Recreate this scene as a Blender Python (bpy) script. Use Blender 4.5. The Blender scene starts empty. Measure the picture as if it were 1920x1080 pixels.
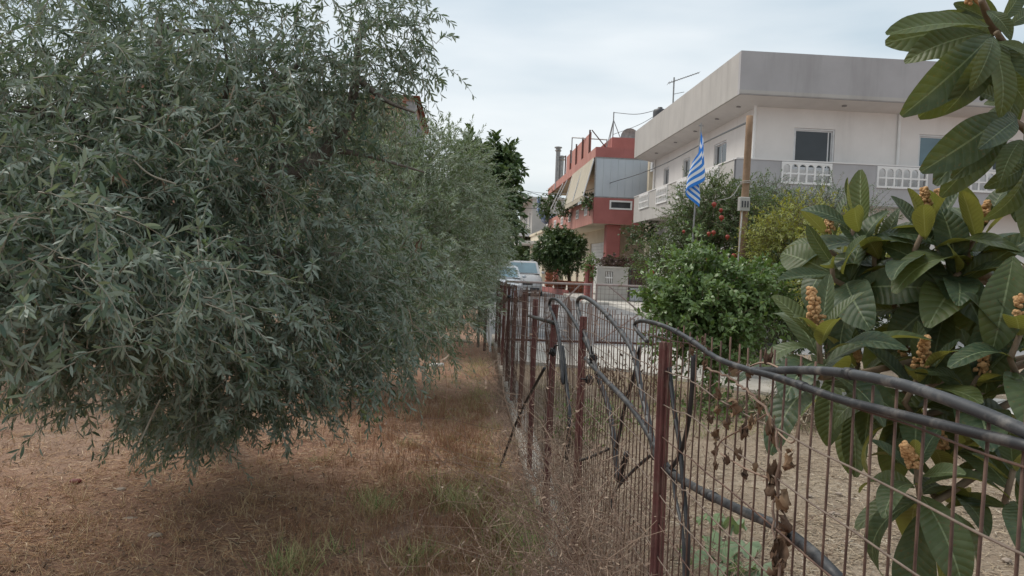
import bpy, math
import numpy as np
from mathutils import Vector, Matrix, Quaternion

sc = bpy.context.scene
COL = sc.collection
PI = math.pi
# ------------------------------------------------------------------ camera
FOC = 1450.0                                   # focal length in pixels of a 1920 wide frame
YAW, PITCH, ROLL = math.atan(90/FOC), math.atan(46/FOC), math.radians(2.2)
CAMP = np.array([0.0, 0.0, 1.6])
cF = np.array([math.sin(YAW)*math.cos(PITCH), math.cos(YAW)*math.cos(PITCH), -math.sin(PITCH)])
_r0 = np.array([math.cos(YAW), -math.sin(YAW), 0.0]); _u0 = np.cross(_r0, cF)
cR = _r0*math.cos(ROLL) + _u0*math.sin(ROLL)
cU = _u0*math.cos(ROLL) - _r0*math.sin(ROLL)
cam_d = bpy.data.cameras.new('camera'); cam = bpy.data.objects.new('camera', cam_d); COL.objects.link(cam)
cam_d.sensor_width = 36; cam_d.lens = 36*FOC/1920; cam_d.clip_start = 0.05; cam_d.clip_end = 2000
cam.matrix_world = Matrix([[cR[i], cU[i], -cF[i], CAMP[i]] for i in range(3)] + [[0, 0, 0, 1]])
sc.camera = cam
# ------------------------------------------------------------------ sky and sun
SUN = np.array([-0.50, 0.30, 0.80]); SUN = SUN/np.linalg.norm(SUN)
w = bpy.data.worlds.new('World'); sc.world = w; w.use_nodes = True
nt = w.node_tree; nt.nodes.clear()
out = nt.nodes.new('ShaderNodeOutputWorld'); bg = nt.nodes.new('ShaderNodeBackground')
sky = nt.nodes.new('ShaderNodeTexSky'); sky.sky_type = 'NISHITA'; sky.sun_disc = False
sky.sun_elevation = math.asin(SUN[2]); sky.sun_rotation = math.atan2(SUN[0], SUN[1])
sky.air_density = 1.3; sky.dust_density = 3.0
tc = nt.nodes.new('ShaderNodeTexCoord'); mp = nt.nodes.new('ShaderNodeMapping')
mp.inputs['Scale'].default_value = (1.0, 1.0, 4.2); mp.inputs['Location'].default_value = (0.35, 0.1, 0.62)
nz = nt.nodes.new('ShaderNodeTexNoise'); nz.inputs['Scale'].default_value = 2.1; nz.inputs['Detail'].default_value = 5; nz.inputs['Roughness'].default_value = 0.45
nt.links.new(tc.outputs['Generated'], mp.inputs['Vector']); nt.links.new(mp.outputs[0], nz.inputs['Vector'])
cr = nt.nodes.new('ShaderNodeValToRGB')
cr.color_ramp.elements[0].position = 0.36; cr.color_ramp.elements[0].color = (4.0, 4.7, 5.2, 1)
cr.color_ramp.elements[1].position = 0.62; cr.color_ramp.elements[1].color = (6.1, 6.4, 6.55, 1)
nt.links.new(nz.outputs['Fac'], cr.inputs['Fac'])
mx = nt.nodes.new('ShaderNodeMix'); mx.data_type = 'RGBA'; mx.inputs['Factor'].default_value = 0.86
nt.links.new(sky.outputs[0], mx.inputs['A']); nt.links.new(cr.outputs[0], mx.inputs['B'])
nt.links.new(mx.outputs['Result'], bg.inputs['Color']); bg.inputs['Strength'].default_value = 0.083
nt.links.new(bg.outputs[0], out.inputs['Surface'])
sl = bpy.data.lights.new('sun', 'SUN'); sl.energy = 1.3; sl.angle = math.radians(28); sl.color = (1.0, 0.94, 0.86)
so = bpy.data.objects.new('sun', sl); COL.objects.link(so)
so.rotation_mode = 'QUATERNION'; so.rotation_quaternion = Vector(SUN).to_track_quat('Z', 'Y')
sc.view_settings.view_transform = 'Standard'; sc.view_settings.look = 'None'
sc.view_settings.gamma = 1; sc.view_settings.use_curve_mapping = False
sc.view_settings.exposure = 0.9
sc.cycles.max_bounces = 6; sc.cycles.transparent_max_bounces = 8

# ------------------------------------------------------------------ pixel (1920 frame) -> place in the world
def _ray(x, y): return cF*FOC + cR*(x-960) - cU*(y-540)
def at(x, y, Y): d = _ray(x, y); return CAMP + d*(Y/d[1])
def atX(x, y, X): d = _ray(x, y); return CAMP + d*(X/d[0])
def atZ(x, y, Z=0.0): d = _ray(x, y); return CAMP + d*((Z-1.6)/d[2])
def unit(a): return a/np.maximum(np.linalg.norm(a, axis=-1, keepdims=True), 1e-9)

# ------------------------------------------------------------------ mesh helpers
class Acc:
    def __init__(s): s.v = []; s.f = {}; s.n = 0; s.order = []
    def add(s, verts, faces):
        verts = np.asarray(verts, float).reshape(-1, 3)
        for fa in (faces if isinstance(faces, list) and len(faces) and isinstance(faces[0], np.ndarray) else [np.asarray(faces)]):
            fa = np.asarray(fa, dtype=np.int64)
            if fa.size: s.f.setdefault(fa.shape[1], []).append(fa + s.n)
        s.v.append(verts); s.n += len(verts); return s
    def mesh(s, name, smooth=False):
        V = np.concatenate(s.v); tot = []; idx = []
        for k in sorted(s.f):
            a = np.concatenate(s.f[k]); idx.append(a.ravel()); tot.append(np.full(len(a), k))
        idx = np.concatenate(idx); tot = np.concatenate(tot)
        me = bpy.data.meshes.new(name)
        me.vertices.add(len(V)); me.vertices.foreach_set('co', V.astype(np.float32).ravel())
        me.loops.add(len(idx)); me.loops.foreach_set('vertex_index', idx.astype(np.int32))
        me.polygons.add(len(tot)); me.polygons.foreach_set('loop_start', (np.cumsum(tot)-tot).astype(np.int32))
        me.polygons.foreach_set('use_smooth', np.full(len(tot), smooth))
        me.update(calc_edges=True); me.validate(); return me

BOXF = np.array([[0,3,2,1],[4,5,6,7],[0,1,5,4],[1,2,6,5],[2,3,7,6],[3,0,4,7]])
def box(a, x0, x1, y0, y1, z0, z1):
    return a.add([[x0,y0,z0],[x1,y0,z0],[x1,y1,z0],[x0,y1,z0],[x0,y0,z1],[x1,y0,z1],[x1,y1,z1],[x0,y1,z1]], BOXF)
def bevbox(a, x0, x1, y0, y1, z0, z1, b=0.01):
    # box with chamfered vertical and top edges
    p = []
    for z, i in ((z0, 0), (z1-b, 0), (z1, b)):
        for cx, cy, sx, sy in ((x0, y0, 1, 1), (x1, y0, -1, 1), (x1, y1, -1, -1), (x0, y1, 1, -1)):
            q = [[cx+sx*(i), cy+sy*(b+i), z], [cx+sx*(b+i), cy+sy*i, z]]
            if sx*sy < 0: q.reverse()
            p += q
    f = []
    for l in range(2):
        for i in range(8): j = (i+1) % 8; f.append([l*8+i, l*8+j, l*8+8+j, l*8+8+i])
    a.add(p, [np.array(f), np.array([[16+i for i in range(8)], [7-i for i in range(8)]])]); return a
def frames(P):
    T = np.gradient(P, axis=-2); T = unit(T)
    ref = np.where(np.abs(T[..., 2:3]) > 0.92, np.array([1.0, 0, 0]), np.array([0, 0, 1.0]))
    A = unit(np.cross(T, ref)); B = np.cross(T, A); return T, A, B
def tube(a, P, r, sides=6, cap=True):
    P = np.asarray(P, float); n = len(P)
    T = unit(np.gradient(P, axis=0)); A = np.zeros_like(P)
    ref = np.array([0, 0, 1.0]) if abs(T[0, 2]) < 0.9 else np.array([1.0, 0, 0])
    A[0] = unit(np.cross(T[0], ref))
    for i in range(1, n): A[i] = unit(A[i-1] - T[i]*A[i-1].dot(T[i]))
    B = np.cross(T, A); r = np.broadcast_to(np.asarray(r, float), (n,))
    th = np.arange(sides)*2*PI/sides
    V = P[:, None] + r[:, None, None]*(A[:, None]*np.cos(th)[None, :, None] + B[:, None]*np.sin(th)[None, :, None])
    i = np.arange(n-1)[:, None]*sides; j = np.arange(sides)[None]; k = (j+1) % sides
    F = np.stack([i+j, i+k, i+sides+k, i+sides+j], -1).reshape(-1, 4)
    fs = [F]
    if cap: fs.append(np.array([list(range(sides))[::-1], list(range((n-1)*sides, n*sides))]))
    return a.add(V.reshape(-1, 3), fs)
def spline(P, n=40):
    P = np.asarray(P, float)
    if len(P) == 2: return P[0] + (P[1]-P[0])*np.linspace(0, 1, n)[:, None]
    Q = np.vstack([2*P[0]-P[1], P, 2*P[-1]-P[-2]]); o = []
    seg = len(P)-1; L = np.linalg.norm(np.diff(P, axis=0), axis=1); L = np.maximum(1, np.round(n*L/L.sum()).astype(int))
    for s in range(seg):
        t = np.linspace(0, 1, L[s], endpoint=False)[:, None]; p0, p1, p2, p3 = Q[s:s+4]
        o.append(0.5*((2*p1)+(-p0+p2)*t+(2*p0-5*p1+4*p2-p3)*t*t+(-p0+3*p1-3*p2+p3)*t**3))
    return np.vstack(o+[P[-1:]])
def btubes(a, P, r, sides=3):
    # many tubes at once: P (N,S,3), r (S,) or (N,S)
    N, S = P.shape[:2]; T, A, B = frames(P); r = np.broadcast_to(np.asarray(r, float), (N, S))
    th = np.arange(sides)*2*PI/sides
    V = P[:, :, None] + r[:, :, None, None]*(A[:, :, None]*np.cos(th)[:, None] + B[:, :, None]*np.sin(th)[:, None])
    n = np.arange(N)[:, None, None]*S*sides; i = np.arange(S-1)[None, :, None]*sides; j = np.arange(sides)[None, None]; k = (j+1) % sides
    F = np.stack([n+i+j, n+i+k, n+i+sides+k, n+i+sides+j], -1).reshape(-1, 4)
    return a.add(V.reshape(-1, 3), F)
ICO = None
def ico(sub=1):
    t = (1+5**.5)/2
    v = [[-1,t,0],[1,t,0],[-1,-t,0],[1,-t,0],[0,-1,t],[0,1,t],[0,-1,-t],[0,1,-t],[t,0,-1],[t,0,1],[-t,0,-1],[-t,0,1]]
    f = [[0,11,5],[0,5,1],[0,1,7],[0,7,10],[0,10,11],[1,5,9],[5,11,4],[11,10,2],[10,7,6],[7,1,8],[3,9,4],[3,4,2],[3,2,6],[3,6,8],[3,8,9],[4,9,5],[2,4,11],[6,2,10],[8,6,7],[9,8,1]]
    v = [np.array(x)/np.linalg.norm(x) for x in v]
    for _ in range(sub):
        c = {}; nf = []
        def mid(i, j):
            k = (min(i, j), max(i, j))
            if k not in c: m = v[i]+v[j]; v.append(m/np.linalg.norm(m)); c[k] = len(v)-1
            return c[k]
        for a_, b_, d_ in f:
            x, y, z = mid(a_, b_), mid(b_, d_), mid(d_, a_); nf += [[a_, x, z], [b_, y, x], [d_, z, y], [x, y, z]]
        f = nf
    return np.array(v), np.array(f)
I0, I1, I2 = ico(0), ico(1), ico(2)
def ball(a, c, r, s=I1): return a.add(np.asarray(c)+s[0]*np.asarray(r), s[1])
def lathe(a, prof, c=(0, 0, 0), sides=16):
    prof = np.asarray(prof, float); th = np.arange(sides)*2*PI/sides; n = len(prof)
    V = np.stack([prof[:, :1]*np.cos(th), prof[:, :1]*np.sin(th), np.repeat(prof[:, 1:2], sides, 1)], -1)+np.asarray(c)
    i = np.arange(n-1)[:, None]*sides; j = np.arange(sides)[None]; k = (j+1) % sides
    F = np.stack([i+j, i+k, i+sides+k, i+sides+j], -1).reshape(-1, 4)
    return a.add(V.reshape(-1, 3), [F, np.array([list(range(sides))[::-1], list(range((n-1)*sides, n*sides))])])

def vnoise(x, y, seed=0):
    # smooth value noise on numpy arrays
    def h(i, j):
        n = (i.astype(np.int64)*374761393 + j.astype(np.int64)*668265263 + seed*974634777) & 0xffffffff
        n = ((n ^ (n >> 13))*1274126177) & 0xffffffff
        return ((n ^ (n >> 16)) & 0xffff)/65535.0
    i, j = np.floor(x), np.floor(y); fx, fy = x-i, y-j; fx = fx*fx*(3-2*fx); fy = fy*fy*(3-2*fy)
    return (h(i, j)*(1-fx)+h(i+1, j)*fx)*(1-fy)+(h(i, j+1)*(1-fx)+h(i+1, j+1)*fx)*fy
def fbm(x, y, seed=0, o=4):
    s = 0; a = 0.5
    for k in range(o): s = s + a*vnoise(x*2**k, y*2**k, seed+k); a *= .5
    return s

def link(name, me, m=None, parent=None):
    o = bpy.data.objects.new(name, me); COL.objects.link(o)
    if m is not None and me is not None:
        if len(me.materials) == 0: me.materials.append(m)
    if parent is not None:
        o.parent = parent
        base = parent
        loc = Vector((0, 0, 0))
        while base is not None:
            if base.type == 'EMPTY': loc = loc + base.location
            base = base.parent
        # a part's mesh is in world coordinates: undo the thing's own place once
        if parent.type == 'EMPTY': o.matrix_parent_inverse = Matrix.Translation(-loc)
    return o
def part(name, acc, m, parent=None, smooth=False): return link(name, acc.mesh(name, smooth), m, parent)
def tag(o, label, cat=None, group=None, kind=None):
    o['label'] = label
    if cat: o['category'] = cat
    if group: o['group'] = group
    if kind: o['kind'] = kind
    return o
def thing(name, loc, label, cat, group=None):
    o = bpy.data.objects.new(name, None); COL.objects.link(o); o.location = Vector([float(q) for q in loc]); o.empty_display_size = .2
    return tag(o, label, cat, group)
def struct(name, acc, m, smooth=False):
    o = part(name, acc, m, None, smooth); o['kind'] = 'structure'; return o

# ------------------------------------------------------------------ materials
def N(nt, t, **k):
    n = nt.nodes.new('ShaderNode'+t)
    for a, b in k.items(): setattr(n, a, b)
    return n
def newmat(name):
    m = bpy.data.materials.new(name); m.use_nodes = True; nt = m.node_tree
    return m, nt, nt.nodes['Principled BSDF']
def noise(nt, vec, scale, detail=4, rough=.55):
    n = N(nt, 'TexNoise'); n.inputs['Scale'].default_value = scale; n.inputs['Detail'].default_value = detail; n.inputs['Roughness'].default_value = rough
    if vec is not None: nt.links.new(vec, n.inputs['Vector'])
    return n.outputs['Fac']
def ramp(nt, fac, stops):
    r = N(nt, 'ValToRGB'); e = r.color_ramp.elements
    while len(e) < len(stops): e.new(.5)
    for q, (p, c) in zip(e, stops): q.position = p; q.color = (*c, 1)
    nt.links.new(fac, r.inputs['Fac']); return r.outputs['Color']
def mixc(nt, fac, a, b, mode='MIX'):
    m = N(nt, 'Mix', data_type='RGBA', blend_type=mode)
    for s, v in (('Factor', fac), ('A', a), ('B', b)):
        if isinstance(v, (int, float)): m.inputs[s].default_value = v
        elif isinstance(v, tuple): m.inputs[s].default_value = (*v, 1)
        else: nt.links.new(v, m.inputs[s])
    return m.outputs['Result']
def math_(nt, op, a, b=None):
    m = N(nt, 'Math', operation=op)
    for i, v in enumerate((a, b)):
        if v is None: continue
        if isinstance(v, (int, float)): m.inputs[i].default_value = v
        else: nt.links.new(v, m.inputs[i])
    return m.outputs[0]
def bump(nt, b, h, strength=.3, dist=.01):
    n = N(nt, 'Bump'); n.inputs['Strength'].default_value = strength; n.inputs['Distance'].default_value = dist
    nt.links.new(h, n.inputs['Height']); nt.links.new(n.outputs[0], b.inputs['Normal'])
def surf(name, c1, c2, rough=.8, scale=3, bscale=60, bstr=.25, bdist=.004, metal=0, stain=None, streak=False):
    """Two tones mixed by noise, fine relief, optional stains (colour, amount) drawn out downwards when streak."""
    m, nt, b = newmat(name); co = N(nt, 'TexCoord').outputs['Object']
    col = ramp(nt, noise(nt, co, scale, 6, .6), [(.35, c1), (.65, c2)])
    if stain:
        v = co
        if streak:
            mp = N(nt, 'Mapping'); mp.inputs['Scale'].default_value = (1, 1, .12); nt.links.new(co, mp.inputs[0]); v = mp.outputs[0]
        f = ramp(nt, noise(nt, v, stain[2], 5, .65), [(.52, (0, 0, 0)), (.75, (stain[1],)*3)])
        col = mixc(nt, f, col, stain[0])
    nt.links.new(col, b.inputs['Base Color']); b.inputs['Roughness'].default_value = rough; b.inputs['Metallic'].default_value = metal
    bump(nt, b, noise(nt, co, bscale, 5, .6), bstr, bdist); return m
def plain(name, c, rough=.6, metal=0, bstr=.1):
    return surf(name, tuple(q*.93 for q in c), tuple(min(1, q*1.05) for q in c), rough, 5, 90, bstr, .002, metal)
def glass(name, c, rough=.06):
    m, nt, b = newmat(name); co = N(nt, 'TexCoord').outputs['Object']
    nt.links.new(ramp(nt, noise(nt, co, 1.5, 3), [(.3, c), (.7, tuple(q*1.4 for q in c))]), b.inputs['Base Color'])
    b.inputs['Roughness'].default_value = rough; b.inputs['Specular IOR Level'].default_value = .5; return m
def leafmat(name, tops, back, rough=.45, trans=.25, spec=.4, tcol=None, veins=False):
    m, nt, b = newmat(name); g = N(nt, 'NewGeometry'); oi = N(nt, 'ObjectInfo')
    rnd = math_(nt, 'FRACT', math_(nt, 'ADD', g.outputs['Random Per Island'], oi.outputs['Random']))
    k = len(tops); col = ramp(nt, rnd, [(i/(k-1) if k > 1 else 0, t) for i, t in enumerate(tops)])
    if veins:
        uv = N(nt, 'UVMap'); s = N(nt, 'SeparateXYZ'); nt.links.new(uv.outputs[0], s.inputs[0])
        x = math_(nt, 'ABSOLUTE', math_(nt, 'SUBTRACT', s.outputs[0], .5))
        ph = math_(nt, 'SUBTRACT', math_(nt, 'MULTIPLY', s.outputs[1], 13*2*PI), math_(nt, 'MULTIPLY', x, 20))
        sn = math_(nt, 'SINE', ph); h = math_(nt, 'POWER', math_(nt, 'MULTIPLY', math_(nt, 'ADD', sn, 1), .5), .5)
        rib = math_(nt, 'LESS_THAN', x, .022)
        col = mixc(nt, math_(nt, 'MULTIPLY', rib, .55), col, (.30, .36, .20))
        vein = math_(nt, 'LESS_THAN', h, .25)
        col = mixc(nt, math_(nt, 'MULTIPLY', vein, .13), col, (.16, .22, .12))
        co = N(nt, 'TexCoord').outputs['Object']
        col = mixc(nt, ramp(nt, noise(nt, co, 9, 4), [(.45, (0, 0, 0)), (.7, (.6, .6, .6))]), col, (.11, .14, .075))
        col = mixc(nt, ramp(nt, noise(nt, co, 34, 3), [(.62, (0, 0, 0)), (.67, (.8, .8, .8))]), col, (.12, .08, .035))
        bump(nt, b, h, .32, .004)
        back = mixc(nt, math_(nt, 'MULTIPLY', rib, .6), back, (.42, .44, .22))
    c = mixc(nt, g.outputs['Backfacing'], col, back)
    nt.links.new(c, b.inputs['Base Color']); b.inputs['Roughness'].default_value = rough; b.inputs['Specular IOR Level'].default_value = spec
    tr = N(nt, 'BsdfTranslucent'); tm = mixc(nt, .6, c, tcol or (.22, .30, .06)); nt.links.new(tm, tr.inputs['Color'])
    ms = N(nt, 'MixShader'); ms.inputs[0].default_value = trans
    nt.links.new(b.outputs[0], ms.inputs[1]); nt.links.new(tr.outputs[0], ms.inputs[2])
    nt.links.new(ms.outputs[0], nt.nodes['Material Output'].inputs['Surface']); return m
def islandmat(name, cols, rough=.85):
    m, nt, b = newmat(name); g = N(nt, 'NewGeometry'); oi = N(nt, 'ObjectInfo')
    rnd = math_(nt, 'FRACT', math_(nt, 'ADD', g.outputs['Random Per Island'], oi.outputs['Random']))
    k = len(cols); nt.links.new(ramp(nt, rnd, [(i/(k-1), c) for i, c in enumerate(cols)]), b.inputs['Base Color'])
    b.inputs['Roughness'].default_value = rough; return m

M = {}
M['olive'] = leafmat('olive_leaf', [(.058,.102,.080), (.088,.142,.108), (.12,.18,.135), (.15,.20,.125), (.22,.24,.15)], (.26,.31,.255), .5, .34, .3, (.2,.26,.10))
M['olive_sunlit'] = leafmat('olive_leaf_silver_sunlit', [(.07,.11,.06), (.105,.155,.08), (.145,.20,.11), (.21,.255,.15)], (.29,.34,.25), .48, .32, .35, (.25,.32,.11))  # paler, greener copy of the olive leaf, sunlight put into its colours
M['citrus'] = leafmat('citrus_leaf', [(.045,.095,.026), (.07,.14,.035), (.11,.20,.045), (.20,.30,.07)], (.15,.23,.08), .35, .3, .5)
M['pome'] = leafmat('pomegranate_leaf', [(.035,.065,.02), (.055,.095,.03), (.085,.135,.04), (.13,.17,.05)], (.10,.15,.06), .45, .28, .4)
M['yellow'] = leafmat('yellow_green_leaf', [(.17,.21,.035), (.30,.31,.045), (.42,.39,.06), (.22,.26,.045)], (.3,.33,.1), .5, .32, .3, (.4,.4,.05))
M['dark'] = leafmat('dark_shrub_leaf', [(.025,.045,.02), (.035,.06,.028), (.05,.085,.035)], (.07,.1,.05), .45, .22, .4)
M['ficus'] = leafmat('rubber_tree_leaf', [(.02,.045,.02), (.035,.07,.028), (.05,.09,.035)], (.1,.15,.06), .3, .18, .5)
M['mango'] = leafmat('round_tree_leaf', [(.02,.05,.018), (.03,.075,.025), (.05,.1,.03)], (.07,.12,.04), .35, .2, .5)
M['loquat'] = leafmat('loquat_leaf', [(.030,.055,.034), (.042,.072,.040), (.055,.085,.042), (.085,.11,.035), (.038,.062,.042)], (.23,.235,.075), .46, .24, .28, (.34,.36,.04), True)
M['weed'] = leafmat('weed_leaf', [(.06,.12,.025), (.09,.17,.035), (.13,.22,.05)], (.13,.2,.07), .5, .3, .3)
M['squash'] = leafmat('squash_leaf', [(.20,.27,.15), (.25,.32,.2), (.17,.26,.11)], (.2,.27,.15), .6, .25, .3)
M['grass_green'] = islandmat('green_grass', [(.13,.20,.06), (.20,.26,.09), (.36,.36,.15), (.48,.40,.2), (.42,.3,.16)])
M['grass_dry'] = islandmat('dry_grass', [(.52,.37,.2), (.40,.24,.125), (.58,.44,.25), (.30,.16,.09), (.6,.48,.3)])
M['stubble'] = islandmat('brown_stubble', [(.26,.125,.075), (.35,.19,.105), (.22,.115,.07), (.42,.27,.15)])
M['straw'] = islandmat('straw', [(.50,.31,.17), (.36,.19,.105), (.56,.39,.23), (.27,.135,.08), (.46,.27,.14), (.62,.50,.36)])
M['straw_yard'] = islandmat('yard_straw', [(.36,.28,.19), (.26,.19,.13), (.44,.36,.25), (.2,.14,.09), (.52,.45,.35)])
M['deadstem'] = islandmat('dead_stem', [(.26,.18,.13), (.20,.13,.095), (.34,.25,.18), (.16,.105,.08), (.40,.31,.23)])
M['deadleaf'] = islandmat('dead_leaf', [(.15,.09,.05), (.10,.06,.04), (.20,.125,.07), (.08,.052,.038)])
M['bark'] = surf('olive_bark', (.09,.07,.055), (.17,.145,.12), .9, 8, 40, .8, .02)
M['twig'] = surf('olive_twig', (.20,.18,.14), (.30,.27,.21), .85, 20, 90, .3)
M['twig_brown'] = surf('brown_twig', (.12,.085,.055), (.2,.15,.1), .85, 20, 90, .3)
M['olivefruit'] = surf('olive_fruit', (.14,.2,.06), (.24,.3,.12), .35, 15)
M['bud'] = surf('loquat_bud_wool', (.40,.22,.09), (.58,.36,.18), .95, 90, 200, .4)
M['fruit'] = surf('pomegranate_skin', (.27,.025,.02), (.35,.06,.03), .45, 8)
M['soil'] = None

# ------------------------------------------------------------------ ground, street
def soilmat(name, cols, scale, pale, pale_amt):
    m, nt, b = newmat(name); co = N(nt, 'TexCoord').outputs['Object']
    c = ramp(nt, noise(nt, co, scale, 8, .65), [(.28, cols[0]), (.5, cols[1]), (.72, cols[2])])
    c = mixc(nt, ramp(nt, noise(nt, co, scale*.35, 5, .6), [(.5, (0,0,0)), (.72, (pale_amt,)*3)]), c, pale)
    c = mixc(nt, ramp(nt, noise(nt, co, 55, 4, .7), [(.5, (0,0,0)), (.7, (.6,.6,.6))]), c, tuple(q*.45 for q in cols[0]))
    v = N(nt, 'TexVoronoi'); v.inputs['Scale'].default_value = 38; nt.links.new(co, v.inputs['Vector'])
    c = mixc(nt, ramp(nt, v.outputs['Distance'], [(.0, (.5,.5,.5)), (.25, (0,0,0))]), c, pale)
    nt.links.new(c, b.inputs['Base Color']); b.inputs['Roughness'].default_value = .95; b.inputs['Specular IOR Level'].default_value = .15
    h = math_(nt, 'ADD', noise(nt, co, 30, 8, .7), math_(nt, 'MULTIPLY', noise(nt, co, 140, 3, .6), .5))
    bump(nt, b, h, .9, .02); return m
M['soil'] = soilmat('orchard_soil', [(.23,.13,.09), (.34,.205,.142), (.42,.28,.2)], 1.1, (.44,.35,.28), .6)
M['soil_yard'] = soilmat('yard_soil', [(.22,.165,.12), (.31,.24,.175), (.38,.305,.23)], 1.6, (.47,.40,.31), .6)
M['asphalt'] = surf('patchy_asphalt', (.16,.165,.17), (.24,.24,.24), .85, .35, 160, .4, .006, stain=((.36,.35,.33), .7, .22))  # large paler patches mixed over the grey by noise
M['concrete'] = surf('pale_concrete', (.46,.44,.40), (.58,.55,.50), .9, 2.5, 90, .4, .005, stain=((.3,.27,.23), .6, 1.4))
M['kerb'] = surf('kerb_concrete', (.26,.235,.20), (.38,.345,.30), .95, 6, 60, .7, .012, stain=((.14,.11,.08), .7, 3))

def grid_patch(x0, x1, y0, y1, step, hf):
    nx, ny = int((x1-x0)/step)+1, int((y1-y0)/step)+1
    X, Y = np.meshgrid(np.linspace(x0, x1, nx), np.linspace(y0, y1, ny)); Z = hf(X, Y)
    i = (np.arange(ny-1)[:, None]*nx + np.arange(nx-1)[None]).ravel()
    a = Acc(); a.add(np.stack([X, Y, Z], -1).reshape(-1, 3), np.stack([i, i+1, i+nx+1, i+nx], -1)); return a
def h_orch(X, Y): return .085*fbm(X*.9, Y*.9, 3, 3)-.02 + .045*fbm(X*5, Y*5, 9, 4)-.012 + .04*np.exp(-((X-.42)/.18)**2)*fbm(X*3, Y*3, 5, 2)
def h_yard(X, Y): return .03*fbm(X*.9, Y*.9, 13, 3)-.012 + .02*fbm(X*7, Y*7, 19, 3)
a = Acc(); box(a, -500, 500, -100, 900, -.5, -.04); g = struct('ground', a, M['soil']); g['label'] = 'bare brown earth reaching to the horizon'
o = struct('orchard_ground', grid_patch(-13, .5, .5, 26, .06, h_orch), M['soil'], True); o['label'] = 'reddish brown soil of the olive grove'
o = struct('yard_ground', grid_patch(.6, 13, .4, 15.2, .07, h_yard), M['soil_yard'], True); o['label'] = 'sandy tan soil of the garden behind the fence'
a = Acc(); box(a, .3, 6.1, 15.2, 140, -.3, .006); box(a, 6.1, 14, 15.2, 19.4, -.3, .006)
o = struct('street', a, M['asphalt']); o['label'] = 'grey asphalt street beyond the garden gate'
a = Acc()
for y0, y1, x0, x1 in ((19.4, 32.2, 6.1, 8.2), (32.2, 33.4, 5.1, 9.5), (33.4, 70, 5.3, 7.7)):
    bevbox(a, x0, x1, y0+.003, y1-.003, -.2, .13, .02)
o = struct('pavement', a, M['concrete']); o['label'] = 'pale concrete pavement along the houses'
a = Acc(); bevbox(a, 6.105, 20, 19.41, 21, -.2, .13, .02); box(a, 8.2, 22, 21, 36, -.2, .12)
o = struct('house_forecourt', a, M['concrete']); o['label'] = 'concrete forecourt of the grey house'
# pale concrete path crossing the garden, a slab of four bays
def poly_slab(a, P, z0, z1):
    n = len(P); V = [[x, y, z0] for x, y in P]+[[x, y, z1] for x, y in P]
    a.add(V, [np.array([[i, (i+1) % n, n+(i+1) % n, n+i] for i in range(n)]), np.array([list(range(n, 2*n))])])
    return a
path = None
bays = [[(.72,12.3),(2.55,11.6),(2.55,15.1),(.72,15.1)], [(2.58,11.6),(4.0,9.75),(5.3,10.9),(4.4,15.1),(2.58,15.1)],
        [(4.03,9.7),(5.75,8.65),(7.2,9.75),(5.33,10.87)], [(5.79,8.62),(9.5,7.9),(10.2,9.0),(7.23,9.71)]]
for k, P in enumerate(bays):
    a = Acc(); poly_slab(a, P, -.05, .055)
    if path is None: path = struct('garden_path', a, M['concrete']); path['label'] = 'pale concrete path across the garden inside the gate'
    else: part('path_slab', a, M['concrete'], path)
# kerb under the fence, cast in bays
def fx(Y): return .46+.012*Y                       # line of the fence
kerb = None; rngk = np.random.default_rng(4)
for k in range(11):
    y0, y1 = .6+k*1.42, .6+k*1.42+1.405; a = Acc(); dx = rngk.uniform(-.012, .012); n = 10; V = []
    for i in range(n+1):
        y = y0+(y1-y0)*i/n; c = fx(y)+.05+dx
        j = rngk.normal(0, .004, 6)
        V += [[c-.085+j[0], y, -.1], [c-.085+j[1], y, .085+j[2]], [c-.07, y, .1+j[3]], [c+.07, y, .1+j[4]], [c+.085, y, .085], [c+.085+j[5], y, -.1]]
    F = [[i*6+q, i*6+q+1, i*6+6+q+1, i*6+6+q] for i in range(n) for q in range(5)]
    a.add(V, [np.array(F), np.array([[0,1,2,3,4,5], [n*6+q for q in (5,4,3,2,1,0)]])])
    if kerb is None: kerb = struct('fence_kerb', a, M['kerb']); kerb['label'] = 'rough concrete kerb under the wire fence'
    else: part('kerb_block', a, M['kerb'], kerb)

# ------------------------------------------------------------------ building helpers
def wall2(a, u0, u1, z0, z1, ops, mf, th=.14):
    us = sorted({u0, u1, *[q for o in ops for q in o[:2]]}); zs = sorted({z0, z1, *[q for o in ops for q in o[2:4]]})
    for i in range(len(us)-1):
        for j in range(len(zs)-1):
            um, zm = (us[i]+us[i+1])/2, (zs[j]+zs[j+1])/2
            if any(o[0] < um < o[1] and o[2] < zm < o[3] for o in ops): continue
            a.add([mf(us[i], zs[j], 0), mf(us[i+1], zs[j], 0), mf(us[i+1], zs[j+1], 0), mf(us[i], zs[j+1], 0)], np.array([[0,1,2,3]]))
    for p, q, r, s in [o[:4] for o in ops]:
        V = [mf(u, z, d) for d in (0, th) for u, z in ((p, r), (q, r), (q, s), (p, s))]
        a.add(V, np.array([[0,4,5,1],[1,5,6,2],[2,6,7,3],[3,7,4,0]]))
    return a
def mY(Y): return lambda u, z, d: [u, Y+d, z]        # wall facing the camera
def mX(X): return lambda u, z, d: [X+d, u, z]        # wall facing the street
def obox(a, mf, u0, u1, z0, z1, d0, d1):
    V = [mf(u, z, d) for z in (z0, z1) for u, d in ((u0, d0), (u1, d0), (u1, d1), (u0, d1))]; return a.add(V, BOXF)
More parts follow.
